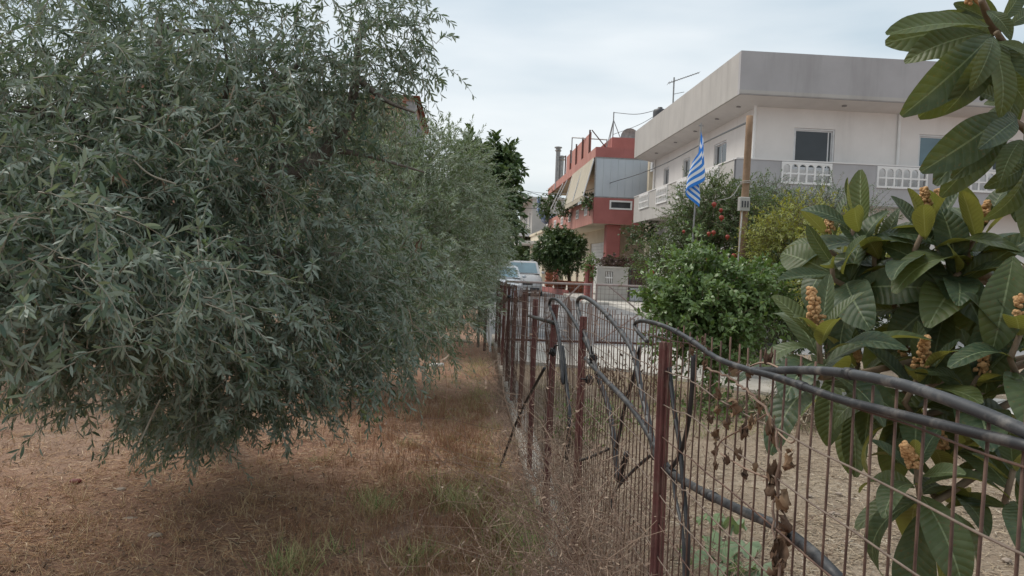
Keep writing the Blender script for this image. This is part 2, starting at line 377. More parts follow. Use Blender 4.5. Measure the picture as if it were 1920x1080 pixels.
def window(par, mf, u0, u1, z0, z1, pane, frame='alum', split=.5, depth=.1, sill=True, name='window'):
    a = Acc(); f = .05
    for q in ((u0+.003, u0+f, z0+.003, z1-.003), (u1-f, u1-.003, z0+.003, z1-.003), (u0+f, u1-f, z0+.003, z0+f), (u0+f, u1-f, z1-f, z1-.003)): obox(a, mf, *q, depth-.07, depth)
    w_ = part(name, a, M[frame], par)
    um = u0+(u1-u0)*split
    for k, (p, q, dd) in enumerate(((u0+f, um+.02, .0), (um-.02, u1-f, .022))):
        a = Acc(); e = .035
        for r in ((p, p+e, z0+f, z1-f), (q-e, q, z0+f, z1-f), (p+e, q-e, z0+f, z0+f+e), (p+e, q-e, z1-f-e, z1-f)): obox(a, mf, *r, depth-.035+dd, depth-.015+dd)
        part('sash', a, M[frame], w_)
        a = Acc(); obox(a, mf, p+e, q-e, z0+f+e, z1-f-e, depth-.028+dd, depth-.022+dd); part('pane', a, M[pane], w_)
    if sill:
        a = Acc(); obox(a, mf, u0-.05, u1+.05, z0-.04, z0-.002, -.05, .03); part('sill', a, M['white_paint'], w_)
    return w_
def lattice(par, mf, u0, u1, z0, z1, n=6, name='lattice_panel'):
    """White precast balustrade panel: two rows of openings, the upper ones arched."""
    a = Acc(); b = .045*(z1-z0)/.6; d0, d1 = -.012, .05
    obox(a, mf, u0, u1, z0, z0+b*1.3, d0, d1); obox(a, mf, u0, u1, z1-b*1.3, z1, d0, d1)
    zm = z0+(z1-z0)*.47; obox(a, mf, u0+b, u1-b, zm-b*.5, zm+b*.5, d0+.004, d1-.004)
    cw = (u1-u0-b)/n
    for i in range(n+1): obox(a, mf, u0+i*cw, u0+i*cw+b, z0+b*1.3, z1-b*1.3, d0+.002, d1-.002)
    for i in range(n):
        p, q = u0+i*cw+b, u0+(i+1)*cw; c = (p+q)/2; r = (q-p)/2; zt = z1-b*1.3; za = zt-r*1.05
        for s in (-1, 1):
            th = np.linspace(0, PI/2, 6); arc = [(c+s*r*math.cos(t), za+r*math.sin(t)) for t in th]
            pts = arc+[(c, zt+.001), (c+s*r, zt+.001)]
            V = [mf(u, z, d) for d in (d0+.003, d1-.003) for u, z in pts]; m = len(pts)
            a.add(V, [np.array([list(range(m)), list(range(2*m-1, m-1, -1))]), np.array([[i_, i_+1, m+i_+1, m+i_] for i_ in range(5)])])
    return part(name, a, M['white_paint'], par)

M['white_paint'] = surf('white_paint', (.70,.69,.67), (.78,.77,.75), .6, 3, 80, .15, stain=((.45,.43,.4), .35, 3), streak=True)
M['wall_white'] = surf('offwhite_render', (.70,.67,.64), (.75,.72,.69), .85, 1.5, 120, .25, .003, stain=((.55,.52,.49), .6, 1.1), streak=True)
M['band_shade_tone'] = surf('grey_render_shade_tone', (.375,.365,.37), (.415,.405,.41), .85, 1.2, 120, .25, .003, stain=((.30,.29,.29), .85, 1.3), streak=True)  # front faces of the band: shade put into a cooler, darker grey
M['band_sun_tone'] = surf('grey_render_sun_tone', (.42,.40,.375), (.46,.44,.41), .85, 1.2, 120, .25, .003, stain=((.31,.29,.27), .85, 1.3), streak=True)  # same band towards the street: sunlight put into a warmer, lighter tone
M['soffit'] = surf('soffit_paint', (.66,.64,.62), (.72,.70,.68), .85, 1.5, 100, .2, stain=((.56,.54,.52), .5, 1.2))  # tone raised to stand in for light bounced up under the eaves
M['red'] = surf('brick_red_paint', (.34,.115,.10), (.40,.14,.125), .75, 1.4, 110, .25, .003, stain=((.24,.075,.06), .7, 1.1), streak=True)
M['red_sun_tone'] = surf('red_paint_sun_tone', (.43,.185,.145), (.50,.235,.19), .75, 1.4, 110, .25, .003, stain=((.33,.13,.10), .7, 1.2), streak=True)  # the red band paint again, lightened in colour for the sunlit street side
M['cream'] = surf('cream_render', (.55,.48,.36), (.62,.55,.43), .85, 1.2, 100, .25, stain=((.42,.36,.27), .6, 1), streak=True)
M['panel_metal'] = surf('blue_grey_sheet', (.45,.49,.53), (.51,.55,.58), .5, 1, 60, .1, .002, .15, stain=((.36,.39,.42), .6, 1.0), streak=True)
M['alum'] = surf('white_aluminium', (.6,.6,.6), (.7,.7,.7), .4, 5, 80, .05)
M['steel'] = surf('dull_steel', (.22,.22,.22), (.34,.33,.32), .5, 8, 80, .2, .002, .5)
M['darkmetal'] = surf('dark_metal', (.03,.03,.033), (.055,.055,.06), .5, 8, 80, .2)
M['black'] = surf('black_plastic', (.012,.012,.013), (.022,.022,.024), .45, 10, 100, .15)
M['glass_dark'] = glass('dark_glass', (.025,.03,.035))
M['glass_curtain'] = glass('curtained_glass', (.10,.16,.19), .12)
M['glass_blind'] = surf('lowered_blind', (.10,.10,.105), (.13,.13,.135), .5, 3)
M['door_brown'] = surf('brown_door', (.11,.06,.04), (.16,.09,.06), .5, 6)
M['shutter_white'] = surf('white_shutter', (.60,.60,.58), (.68,.68,.66), .6, 2, stain=((.45,.44,.42), .5, 1.5), streak=True)
M['awning'] = surf('beige_awning_cloth', (.47,.42,.33), (.53,.48,.38), .9, 3, 200, .3, stain=((.36,.32,.25), .5, 1.5), streak=True)
M['terracotta'] = surf('terracotta', (.36,.12,.065), (.44,.165,.09), .8, 5)
M['wood_pole'] = surf('weathered_pole_wood', (.24,.15,.09), (.34,.23,.15), .9, 7, 60, .6, .006, stain=((.14,.09,.06), .7, 5), streak=True)
M['orange_wall'] = surf('pink_brown_render', (.36,.21,.16), (.42,.26,.2), .85, 1.2)
M['grey_wall'] = surf('grey_render', (.40,.385,.36), (.47,.45,.42), .85, 1.4, 90, .3, stain=((.3,.28,.25), .6, 1.2), streak=True)
M['rust_brown'] = surf('rust_brown_paint', (.09,.042,.035), (.14,.065,.05), .75, 10, 80, .4)

# ------------------------------------------------------------------ grey house on the right
GX, GY, GY2, GX2 = 7.6, 21.7, 35.0, 21.0       # balcony corner, far end, right end
WX, WY = 8.45, 22.55                             # wall faces
house = thing('grey_house', (14.3, 28.6, 0), 'two storey off-white house with wide grey roof band and long balcony', 'house')
zb0, zb1, zf0, zf1 = 3.66, 4.82, 6.66, 7.88
def u_at(px, py, Y): return at(px, py, Y)[0]
def v_at(px, py, X): return atX(px, py, X)[1]
w1 = (u_at(1488, 270, WY), u_at(1565, 270, WY)); w2 = (u_at(1722, 280, WY), u_at(1812, 280, WY)); w3 = (u_at(1846, 280, WY)+.25, u_at(1900, 280, WY)+.6)
wz = (4.72, at(1525, 241, WY)[2])
fr_ops = [(*w1, *wz), (*w2, wz[0], at(1750, 253, WY)[2]), (*w3, 4.75, at(1870, 262, WY)[2])]
a = wall2(Acc(), WX, GX2, 0, zf0, fr_ops, mY(WY)); part('front_wall', a, M['wall_white'], house)
s1 = (v_at(1255, 300, WX), v_at(1245.5, 300, WX)); s2 = (v_at(1294, 300, WX), v_at(1281, 300, WX)); s3 = (v_at(1361, 300, WX), v_at(1338, 300, WX))
sd_ops = [(*s1, 3.72, 5.95), (*s2, 3.72, 5.95), (*s3, 3.72, 5.95), (31.6, 32.6, .3, 2.45), (27.5, 29.0, 1.3, 2.6)]
a = wall2(Acc(), WY, GY2, 0, zf0, sd_ops, mX(WX)); part('side_wall', a, M['wall_white'], house)
a = Acc(); box(a, WX+.3, GX2, WY+.3, GY2, .1, 3.5); box(a, WX+.3, GX2, WY+.3, GY2, 3.7, 6.6); part('interior', a, M['darkmetal'], house)
a = Acc(); box(a, WX, GX2, GY2, GY2+.15, 0, zf0); box(a, GX2, GX2+.15, WY, GY2+.15, 0, zf0); part('rear_wall', a, M['wall_white'], house)
window(house, mY(WY), *fr_ops[0], 'glass_dark', 'alum', .86, sill=False); window(house, mY(WY), *fr_ops[1], 'glass_curtain', 'alum', .72, sill=False); window(house, mY(WY), *fr_ops[2], 'glass_dark', 'alum', .5)
for q in sd_ops[:3]: window(house, mX(WX), *q, 'glass_dark', 'alum', .5, sill=False)
window(house, mX(WX), *sd_ops[4], 'glass_dark', 'alum')
dr = Acc(); obox(dr, mX(WX), 31.6, 32.6, .3, 2.45, .05, .09); d_ = part('door', dr, M['door_brown'], house)
a = Acc(); obox(a, mX(WX), 31.7, 31.74, 1.2, 1.36, .02, .05); part('handle', a, M['steel'], d_)
# roof: band (fascia) on two sides, soffit, roof deck
a = Acc(); box(a, GX, GX+.16, GY+.163, GY2+.4, zf0, zf1); part('side_fascia', a, M['band_sun_tone'], house)
a = Acc(); box(a, GX, GX2+.8, GY, GY+.16, zf0-.003, zf1+.002); fa_ = part('front_fascia', a, M['band_shade_tone'], house)
a = Acc(); box(a, GX-.012, GX2+.82, GY-.012, GY-.001, zf0+.02, zf0+.12); part('drip_strip', a, M['band_sun_tone'], fa_)
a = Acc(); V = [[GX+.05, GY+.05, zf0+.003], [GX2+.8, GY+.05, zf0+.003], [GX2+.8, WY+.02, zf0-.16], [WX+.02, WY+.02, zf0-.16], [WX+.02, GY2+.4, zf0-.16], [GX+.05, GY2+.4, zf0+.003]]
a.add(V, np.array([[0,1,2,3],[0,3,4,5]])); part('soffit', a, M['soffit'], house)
a = Acc(); box(a, GX+.17, GX2+.8, GY+.17, GY2+.4, zf0+.25, zf0+.4); part('roof_deck', a, M['grey_wall'], house)
for X_, Y_ in [(GX+.45, y) for y in (23.0, 25.0, 27.4, 30.0, 33)]+[(x, GY+.45) for x in (10.9, 13.2, 15.5)]:
    a = Acc(); lathe(a, [(.05, -.03), (.07, -.03), (.07, .0), (.03, .02)], (X_, Y_, zf0-.075), 10); part('downlight', a, M['steel'], house)
for px, X_ in ((1684, None), (1413, None)):
    u = u_at(px, 250, WY); a = Acc(); tube(a, [[u, WY-.05, 3.7], [u, WY-.05, zf0-.1]], .045, 8); part('downpipe', a, M['white_paint'], house)
a = Acc(); tube(a, [[WX-.05, GY2-.3, .2], [WX-.05, GY2-.3, zf0-.1]], .045, 8); part('downpipe', a, M['white_paint'], house)
# balcony with pierced panels
fp = [(u_at(p, 325, GY), u_at(q, 325, GY)) for p, q in ((1465.5, 1558), (1645, 1738), (1820, 1908))]
fz = (at(1510, 345, GY)[2], at(1510, 306, GY)[2])
spn = [(v_at(q, 350, GX), v_at(p, 350, GX)) for p, q in ((1322, 1347), (1270.5, 1294), (1232.5, 1252), (1201, 1217.5))]
balc = part('balcony', box(Acc(), GX+.005, WX, GY+.005, GY2, zb0, zb0+.16), M['band_sun_tone'], house)
a = Acc(); box(a, WX, GX2, GY+.005, WY, zb0, zb0+.16); part('front_slab', a, M['band_sun_tone'], balc)
def parapet(mf, u0, u1, ops, m, name, z0=zb0-.002):
    a = wall2(Acc(), u0, u1, z0, zb1, ops, mf, .15)
    wall2(a, u0, u1, zb0+.17, zb1, ops, lambda u, z, d: mf(u, z, .15-d), 0)
    a.add([mf(u0, zb1, 0), mf(u1, zb1, 0), mf(u1, zb1, .15), mf(u0, zb1, .15)], np.array([[0,1,2,3]]))
    return part(name, a, m, balc)
parapet(mY(GY), GX, GX2, [(*q, *fz) for q in fp], M['band_shade_tone'], 'front_parapet')
parapet(mX(GX), GY+.151, GY2, [(*q, *fz) for q in spn], M['band_sun_tone'], 'side_parapet')
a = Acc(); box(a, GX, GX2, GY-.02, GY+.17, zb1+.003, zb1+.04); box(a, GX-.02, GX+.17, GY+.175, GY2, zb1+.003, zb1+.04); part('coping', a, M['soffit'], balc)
for q in fp: lattice(balc, lambda u, z, d: mY(GY)(u, z, d-.03), q[0]-.015, q[1]+.015, fz[0]-.015, fz[1]+.015)
for q in spn: lattice(balc, lambda u, z, d: mX(GX)(u, z, d-.03), q[0]-.015, q[1]+.015, fz[0]-.015, fz[1]+.015)
a = Acc(); box(a, WX-.12, WX-.002, 30.6, 30.75, 2.5, 2.72); lathe(a, [(.03, 0), (.1, .02), (.12, .1), (.06, .17)], (WX-.14, 30.67, 2.42), 10)
tag(part('wall_lamp', a, M['darkmetal']), 'dark wall lamp beside the ground floor door of the grey house', 'lamp')

# aerial, tank on the grey roof
p = at(1263, 170, 30.0)
t = thing('roof_aerial', (p[0], p[1], zf1-.9), 'thin television aerial on a mast above the grey roof', 'antenna')
zt = at(1264, 150, 30)[2]; a = Acc(); tube(a, [[p[0], 30, zf1-.9], [p[0], 30, zt+.1]], .03, 8); part('mast', a, M['steel'], t)
b0, b1 = at(1253, 156, 30), at(1311, 136, 30); a = Acc(); tube(a, [b0, b1], .018, 6); bm_ = part('boom', a, M['steel'], t)
for k in range(14):
    c = b0+(b1-b0)*(k/13); L = .3 if k < 2 else .17
    a = Acc(); tube(a, [c+np.array([-.1*L, -L, 0]), c+np.array([.1*L, L, 0])], .008, 4); part('element', a, M['steel'], bm_)
a = Acc(); tube(a, [[p[0], 30, zt-.55], [p[0]+.45, 30.1, zt-.42]], .012, 5); part('side_arm', a, M['steel'], t)
p = at(1237, 222, 33.0); a = Acc(); lathe(a, [(.28, -.8), (.3, -.75), (.3, .28), (.27, .36), (.1, .42), (.1, .47), (.02, .48)], p, 18)
tag(part('water_tank', a, M['darkmetal'], None, True), 'black round water tank standing on the grey roof', 'tank')

# ------------------------------------------------------------------ red house behind it
RX, RY, RY2, RX2 = 6.24, 38.0, 60.0, 17.0
rwx = 7.7
red = thing('red_house', (11, 49, 0), 'two storey house with red painted balcony and roof bands', 'house')
rb0, rb1, rf0, rf1 = 3.74, 5.02, 7.02, 7.5
fpw = atX(1092, 470, rwx)[1]
gar = (41.2, 47.5, .1, 3.0)
a = wall2(Acc(), RY+1.6, RY2, 0, rf0, [gar, (40.5, 43, 3.9, 6.2), (46, 48, 3.9, 6.2), (52, 55, 3.9, 6.2), (52, 53.2, .1, 2.4)], mX(rwx)); part('street_wall', a, M['cream'], red)
a = wall2(Acc(), rwx, RX2, 0, rf0, [(10.4, 11.8, 1.0, 2.3)], mY(RY+1.6)); part('front_wall', a, M['cream'], red)
a = Acc(); box(a, rwx+.25, RX2, RY+1.9, RY2, .1, 3.6); box(a, rwx+.25, RX2, RY+1.9, RY2, 3.8, 6.9); part('interior', a, M['darkmetal'], red)
for q in ((40.5, 43, 3.9, 6.2), (46, 48, 3.9, 6.2), (52, 55, 3.9, 6.2)): window(red, mX(rwx), *q, 'glass_dark', 'alum', .5, sill=False)
window(red, mY(RY+1.6), 10.4, 11.8, 1.0, 2.3, 'glass_dark')
a = Acc(); obox(a, mX(rwx), 52, 53.2, .1, 2.4, .05, .09); part('door', a, M['door_brown'], red)
gd = None
for k in range(15):
    z = .1+k*.193; a = Acc(); obox(a, mX(rwx), 41.21, 47.49, z+.006, z+.187, .07, .1)
    if gd is None: gd = part('garage_shutter', a, M['shutter_white'], red)
    else: part('slat', a, M['shutter_white'], gd)
a = Acc(); box(a, RX+.012, RX2, RY+.012, RY2, rb0, rb0+.2); part('balcony_slab', a, M['cream'], red)
sq = []
for px in (1028, 1042, 1055, 1069, 1083.5, 1099): c = v_at(px, 395, RX); sq.append((c-.45-(c-38)*.012, c+.45+(c-38)*.012, 4.25, 4.75))
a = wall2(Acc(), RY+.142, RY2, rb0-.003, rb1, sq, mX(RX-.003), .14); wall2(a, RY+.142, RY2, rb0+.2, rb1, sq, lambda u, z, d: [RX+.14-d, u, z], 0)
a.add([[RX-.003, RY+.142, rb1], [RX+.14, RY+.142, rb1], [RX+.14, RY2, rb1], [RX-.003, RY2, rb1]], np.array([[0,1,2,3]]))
sp_ = part('street_parapet', a, M['red_sun_tone'], red)
for q in sq: lattice(sp_, lambda u, z, d: mX(RX-.003)(u, z, d-.02), *q, n=3)
vent = (u_at(1145, 385, RY), u_at(1183, 385, RY), at(1164, 391, RY)[2], at(1164, 378.5, RY)[2])
a = wall2(Acc(), RX-.003, 10.5, rb0-.003, rb1, [vent], mY(RY), .14); fp_ = part('front_parapet', a, M['red'], red)
a = Acc(); e = .06
for q in ((vent[0]-e, vent[0]+.02, vent[2]-e, vent[3]+e), (vent[1]-.02, vent[1]+e, vent[2]-e, vent[3]+e), (vent[0]+.02, vent[1]-.02, vent[2]-e, vent[2]+.02), (vent[0]+.02, vent[1]-.02, vent[3]-.02, vent[3]+e)): obox(a, mY(RY), *q, -.03, .05)
fr_ = part('vent_frame', a, M['white_paint'], fp_); a = Acc(); obox(a, mY(RY), vent[0]+.02, vent[1]-.02, vent[2]+.02, vent[3]-.02, .06, .08); part('vent_glass', a, M['glass_dark'], fr_)
# sheet metal screen closing the balcony end, in upright sheets
px1 = u_at(1228, 340, RY); n = 8; sw = (px1-RX-.06)/n; scr = None
for k in range(n):
    a = Acc(); obox(a, mY(RY), RX+.05+k*sw, RX+.05+(k+1)*sw-.006, rb1+.06, rf0-.06, .03, .055)
    if scr is None: scr = part('balcony_screen', a, M['panel_metal'], red)
    else: part('sheet', a, M['panel_metal'], scr)
a = Acc()
for q in ((RX, RX+.05, rb1+.004, rf0-.004), (px1, px1+.09, rb1+.004, rf0-.004), (RX+.05, px1, rb1+.004, rb1+.06), (RX+.05, px1, rf0-.06, rf0-.004)): obox(a, mY(RY), *q, .01, .08)
part('screen_frame', a, M['steel'], scr)
# roof band and rooftop walls
a = Acc(); box(a, RX-.002, RX+.16, RY+.163, RY2, rf0, rf1); part('street_roof_band', a, M['red_sun_tone'], red)
a = Acc(); box(a, RX-.002, RX2, RY-.002, RY+.16, rf0-.002, rf1+.002); part('front_roof_band', a, M['red'], red)
a = Acc(); box(a, RX+.16, RX2, RY+.16, RY2, rf0+.01, rf0+.2); part('roof_slab', a, M['cream'], red)
c = at(1147, 278, 39.0); zt = at(1147, 257, 39.0)[2]
a = Acc(); box(a, c[0], RX2, 39, 39.2, rf0+.2, zt); box(a, c[0], c[0]+.2, 39.2, 44, rf0+.2, zt-.003); part('rooftop_parapet', a, M['red'], red)
ya, yb = v_at(1107, 280, RX+.2), v_at(1062, 300, RX+.2)
screens = np.linspace(ya, yb, 5)
for k in range(4):
    a = Acc(); zt_ = 8.75-.0*k; box(a, RX+.2, RX+.24, screens[k]+.06, screens[k+1]-.06, rf1-.2, zt_); part('roof_screen', a, M['red_sun_tone'], red)
for k in range(5):
    a = Acc(); tube(a, [[RX+.14, screens[k], rf1-.1], [RX+.14, screens[k], 8.85]], .05, 6); part('screen_post', a, M['rust_brown'], red)
a = Acc(); tube(a, [[RX+.24, ya, 8.85], [RX+1.3, ya-.4, rf1]], .03, 5); part('brace', a, M['rust_brown'], red)
pa = at(1073, 258, 44.5); pb = at(1138, 262, 40.5)
a = Acc(); tube(a, [[pa[0], pa[1], rf1], pa, pb, [pb[0], pb[1], rf1]], .035, 5); part('pipe_rail', a, M['steel'], red)
# corner pillar, red
a = Acc(); p0, p1 = u_at(1137, 450, 38.4), u_at(1163, 450, 38.4); bevbox(a, p0, p1, 38.4, 39.1, 0, rb0-.004, .02); part('pillar', a, M['red'], red)
a = Acc(); box(a, RX+.25, RX+.6, 56, 56.4, 0, rb0-.004); part('pillar', a, M['red'], red)
# chimneys
for px, pt, r in ((1047, 275, .16), (1053.5, 292, .16)):
    q = at(px, pt, 55); t = thing('flue_pipe', (q[0], 55, 7.0), 'taller steel chimney flue on the red roof' if r == .16 and px == 1047 else 'shorter steel chimney flue on the red roof', 'chimney')
    a = Acc(); tube(a, [[q[0], 55, 7.0], [q[0], 55, q[2]-.35]], r, 10); part('pipe', a, M['steel'], t)
    a = Acc(); lathe(a, [(r*1.1, -.35), (r*1.5, -.28), (r*1.1, -.22), (r*1.1, -.12), (r*1.7, -.1), (r*1.7, -.03), (.05, .02)], q, 12); part('cowl', a, M['steel'], t)
# awning of two cloth widths, and its bare frames
aw = thing('balcony_awning', (RX-.2, 43, 4.9), 'beige cloth awning let down over the red balcony', 'awning')
y_s = [38.4, 42.3, 46.2]
for k in range(2):
    y0, y1 = y_s[k]+.03, y_s[k+1]-.03; nn = 12; a = Acc()
    S = np.linspace(0, 1, nn); yy = np.linspace(y0, y1, 8); V = []
    for s in S:
        for y in yy: V.append([RX-.02-.42*s+.03*math.sin(s*PI), y, rf0+.02-(rf0-5.15)*s-.05*math.sin(s*PI)*math.sin((y-y0)/(y1-y0)*PI)])
    F = [[i*8+j, i*8+j+1, i*8+9+j, i*8+8+j] for i in range(nn-1) for j in range(7)]; a.add(V, np.array(F)); c_ = part('cloth', a, M['awning'], aw, True)
    a = Acc(); box(a, RX-.455, RX-.43, y0, y1, 4.93, 5.14); part('valance', a, M['awning'], c_)
for y in (38.42, 42.3, 46.2, 48.4, 50.5):
    a = Acc(); tube(a, [[RX-.0, y, rf0-.05], [RX-.47, y, 5.12], [RX-.2, y+.02, 5.03]] if y < 47 else [[RX-.02, y, rf0-.05], [RX-.75, y, 5.3], [RX-.72, y, 5.0], [RX-.1, y, 4.97]], .035, 6); part('arm', a, M['alum'], aw)
# satellite dish, mast, AC units
c = at(1181, 258, 41); t = thing('satellite_dish', (c[0], 41, 7.4), 'grey satellite dish on the red rooftop', 'dish')
a = Acc(); th = np.linspace(0, 2*PI, 21)[:-1]; V = [[c[0], 41.12, c[2]]]
for r, d in ((.2, .1), (.35, .05), (.5, 0)): V += [[c[0]+r*math.cos(q), 41+d, c[2]+r*math.sin(q)] for q in th]
F4 = [[1+k*20+i, 1+k*20+(i+1) % 20, 21+k*20+(i+1) % 20, 21+k*20+i] for k in range(2) for i in range(20)]
a.add(V, [np.array([[0, 1+(i+1) % 20, 1+i] for i in range(20)]), np.array(F4)]); part('reflector', a, M['steel'], t, True)
a = Acc(); tube(a, [[c[0], 41.15, 7.0], [c[0], 41.15, c[2]]], .03, 6); tube(a, [[c[0], 41.1, c[2]-.3], [c[0]-.1, 40.6, c[2]-.1]], .015, 5); part('mount', a, M['steel'], t)
m0 = at(1151, 210, 39.6); t = thing('roof_mast', (m0[0], 39.6, 7.4), 'steel tripod mast with wires on the red roof', 'mast')
a = Acc(); tube(a, [[m0[0], 39.6, 7.4], m0], .03, 6); part('pole', a, M['steel'], t)
for dx, dy in ((-.35, 0), (.75, .1), (-.1, .9)):
    a = Acc(); tube(a, [[m0[0]+dx, 39.6+dy, 7.5], m0-np.array([0, 0, .4])], .022, 5); part('leg', a, M['steel'], t)
def ac_unit(c, face, label):
    t = thing('air_conditioner', c, label, 'air conditioner', 'air conditioner units'); x, y, z = c; a = Acc()
    if face == 'Y': bevbox(a, x-.42, x+.42, y, y+.3, z, z+.6, .02)
    else: bevbox(a, x, x+.3, y-.42, y+.42, z, z+.6, .02)
    part('casing', a, M['alum'], t); a = Acc(); th = np.linspace(0, 2*PI, 19)
    for r in (.05, .12, .19, .24):
        P = [[x-.12+r*math.cos(q), y-.012, z+.3+r*math.sin(q)] if face == 'Y' else [x-.012, y-.12+r*math.cos(q), z+.3+r*math.sin(q)] for q in th]
        tube(a, P, .012, 4, False)
    part('fan_grille', a, M['darkmetal'], t); return t
q = at(1238, 322, 36.6); ac_unit((q[0], 36.6, q[2]), 'Y', 'air conditioner unit under the end of the grey roof')
a = Acc(); box(a, q[0]-.45, 12, 36.95, 37.3, 0, 6.9); tag(part('yard_back_wall', a, M['cream']), 'narrow cream wall between the grey and the red house', 'wall')
for px, lab in ((1080, 'air conditioner unit on the red balcony beside the awning post'), (1089, 'air conditioner unit on the red balcony nearest the awning corner')):
    y = v_at(px, 380, RX+.6); ac_unit((RX+.6, y, 4.55), 'X', lab)

# ------------------------------------------------------------------ walls and things along the street
wx0, wx1, WYL = at(1119, 540, 33.5)[0], at(1177, 540, 33.5)[0], 33.5
t = thing('yard_wall', ((wx0+wx1)/2, 33.6, 0), 'pale rendered yard wall with a small white grille window', 'wall')
g0, g1 = at(1135, 520, WYL)[0], at(1149, 520, WYL)[0]; gz0, gz1 = at(1142, 531, WYL)[2], at(1142, 509, WYL)[2]
a = wall2(Acc(), wx0, wx1, 0, 1.56, [(g0, g1, gz0, gz1)], mY(WYL), .18); box(a, wx0, wx0+.002, WYL, WYL+.2, 0, 1.56); part('wall', a, M['grey_wall'], t)
a = Acc(); box(a, wx0-.03, wx1+.03, WYL-.03, WYL+.25, 1.562, 1.63); part('coping', a, M['concrete'], t)
a = Acc(); box(a, g0+.01, g1-.01, WYL+.17, WYL+.185, gz0, gz1); part('backing', a, M['door_brown'], t)
for k in range(4):
    u = g0+.05+(g1-g0-.1)*k/3; a = Acc(); box(a, u-.018, u+.018, WYL+.04, WYL+.07, gz0+.004, gz1-.004); part('grille_bar', a, M['white_paint'], t)
a = Acc(); zz = gz0+(gz1-gz0)*.42; box(a, g0+.004, g1-.004, WYL+.032, WYL+.038, zz, zz+.05); part('grille_rail', a, M['white_paint'], t)
d0, d1 = at(1179, 540, 33.6)[0], at(1211, 540, 33.6)[0]
t = thing('yard_door', ((d0+d1)/2, 33.6, .1), 'dark metal yard door with upright bars beside the pale wall', 'door')
a = Acc()
for q in ((d0, d0+.06, .1, 1.6), (d1-.06, d1, .1, 1.6), (d0+.06, d1-.06, .1, .16), (d0+.06, d1-.06, 1.54, 1.6), (d0+.06, d1-.06, .72, .78)): box(a, q[0], q[1], 33.6, 33.65, q[2], q[3])
part('frame', a, M['darkmetal'], t); a = Acc(); box(a, d0+.06, d1-.06, 33.61, 33.63, .16, .72); part('lower_panel', a, M['panel_metal'], t)
for k in range(8):
    u = d0+.1+(d1-d0-.2)*k/7; a = Acc(); tube(a, [[u, 33.625, .78], [u, 33.625, 1.54]], .012, 5); part('bar', a, M['darkmetal'], t)
t = Acc(); box(t, d1+.02, 10.5, 33.5, 33.7, 0, 1.25); tag(part('low_garden_wall', t, M['grey_wall']), 'low pale wall right of the dark yard door', 'wall')
# red gate pillars with planter
t = thing('red_gate_pillar', (at(1105, 520, 34.2)[0], 34.2, 0), 'brick red gate pillar with a dark slot at the pavement edge', 'pillar')
u0, u1 = at(1098, 520, 34.2)[0], at(1113, 520, 34.2)[0]
a = Acc(); box(a, u0, u0+.11, 34.2, 34.6, .1, 1.6); box(a, u1-.08, u1, 34.2, 34.6, .1, 1.6); box(a, u0+.11, u1-.08, 34.34, 34.6, .1, 1.6); part('shaft', a, M['red'], t)
a = Acc(); box(a, u0-.03, u1+.03, 34.15, 34.65, 1.603, 1.68); part('cap', a, M['red'], t); a = Acc(); box(a, u0-.12, u1+.08, 34.05, 34.7, .0, .098+.04); part('plinth', a, M['red_sun_tone'], t)
a = Acc(); x0 = at(1130, 490, 36)[0]; box(a, x0, 10.4, 35.9, 36.1, 0, at(1170, 483, 36)[2]); tag(part('rail_fence', a, M['rust_brown']), 'brown boarded fence behind the pale yard wall', 'fence')
# low red kerb and terracotta pots in front of the round tree
P = [(4.5, 47.5), (4.62, 47.5), (5.5, 40.4), (5.38, 40.4)]
a = poly_slab(Acc(), P, 0, .3); tag(part('red_flower_bed_edge', a, M['red']), 'low red edging of the bed under the round tree', 'edging')
def pot(px, py, Y, r, h, lab, m='terracotta'):
    q = at(px, py, Y); a = Acc(); lathe(a, [(r*.65, 0), (r*.95, h*.8), (r*1.08, h*.82), (r*1.1, h), (r*.9, h), (r*.85, h*.9), (.01, h*.88)], (q[0], Y, .13), 14)
    return tag(part('plant_pot', a, M[m], None, True), lab, 'pot', 'terracotta pots outside the red house'), (q[0], Y, .13+h)
p1_, t1_ = pot(1050, 535, 43, .42, .62, 'terracotta pot left of the round tree trunk')
p2_, t2_ = pot(1082, 525, 42, .6, .62, 'wide terracotta pot right of the round tree trunk')
for px, lab in ((1026.5, 'left of the two ringed red posts beside the street'), (1033, 'right of the two ringed red posts beside the street')):
    q = at(px, 525, 46); a = Acc(); pr_ = [(.10, 0)]
    for k in range(5): z = .1+k*.22; pr_ += [(.10, z), (.16, z+.05), (.16, z+.12), (.10, z+.17)]
    pr_ += [(.12, 1.2), (.02, 1.3)]; lathe(a, pr_, (q[0], 46, 0), 12); tag(part('ringed_post', a, M['terracotta'], None, True), lab, 'post', 'ringed red posts')

# ------------------------------------------------------------------ houses farther down the street
def far_house(name, lab, x0, x1, y0, y1, h, wallm, canopy=None, wins=()):
    t = thing(name, ((x0+x1)/2, (y0+y1)/2, 0), lab, 'house'); a = wall2(Acc(), y0, y1, 0, h, [q for q in wins if q[4] == 'X'], mX(x0)); wall2(a, x0, x1, 0, h, [q for q in wins if q[4] == 'Y'], mY(y0))
    box(a, x0+.02, x1, y0+.25, y1, h-.15, h-.01); part('wall', a, M[wallm], t)
    a = Acc(); box(a, x0+.2, x1, y0+.2, y1-.1, .05, h-.2); part('interior', a, M['darkmetal'], t)
    a = Acc(); box(a, x0-.12, x1, y0-.12, y1, h+.003, h+.2); part('roof_edge', a, M[wallm], t)
    for q in wins: window(t, mX(x0) if q[4] == 'X' else mY(y0), *q[:4], 'glass_dark', 'alum')
    if canopy:
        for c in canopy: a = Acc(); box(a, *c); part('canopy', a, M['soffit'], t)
    return t
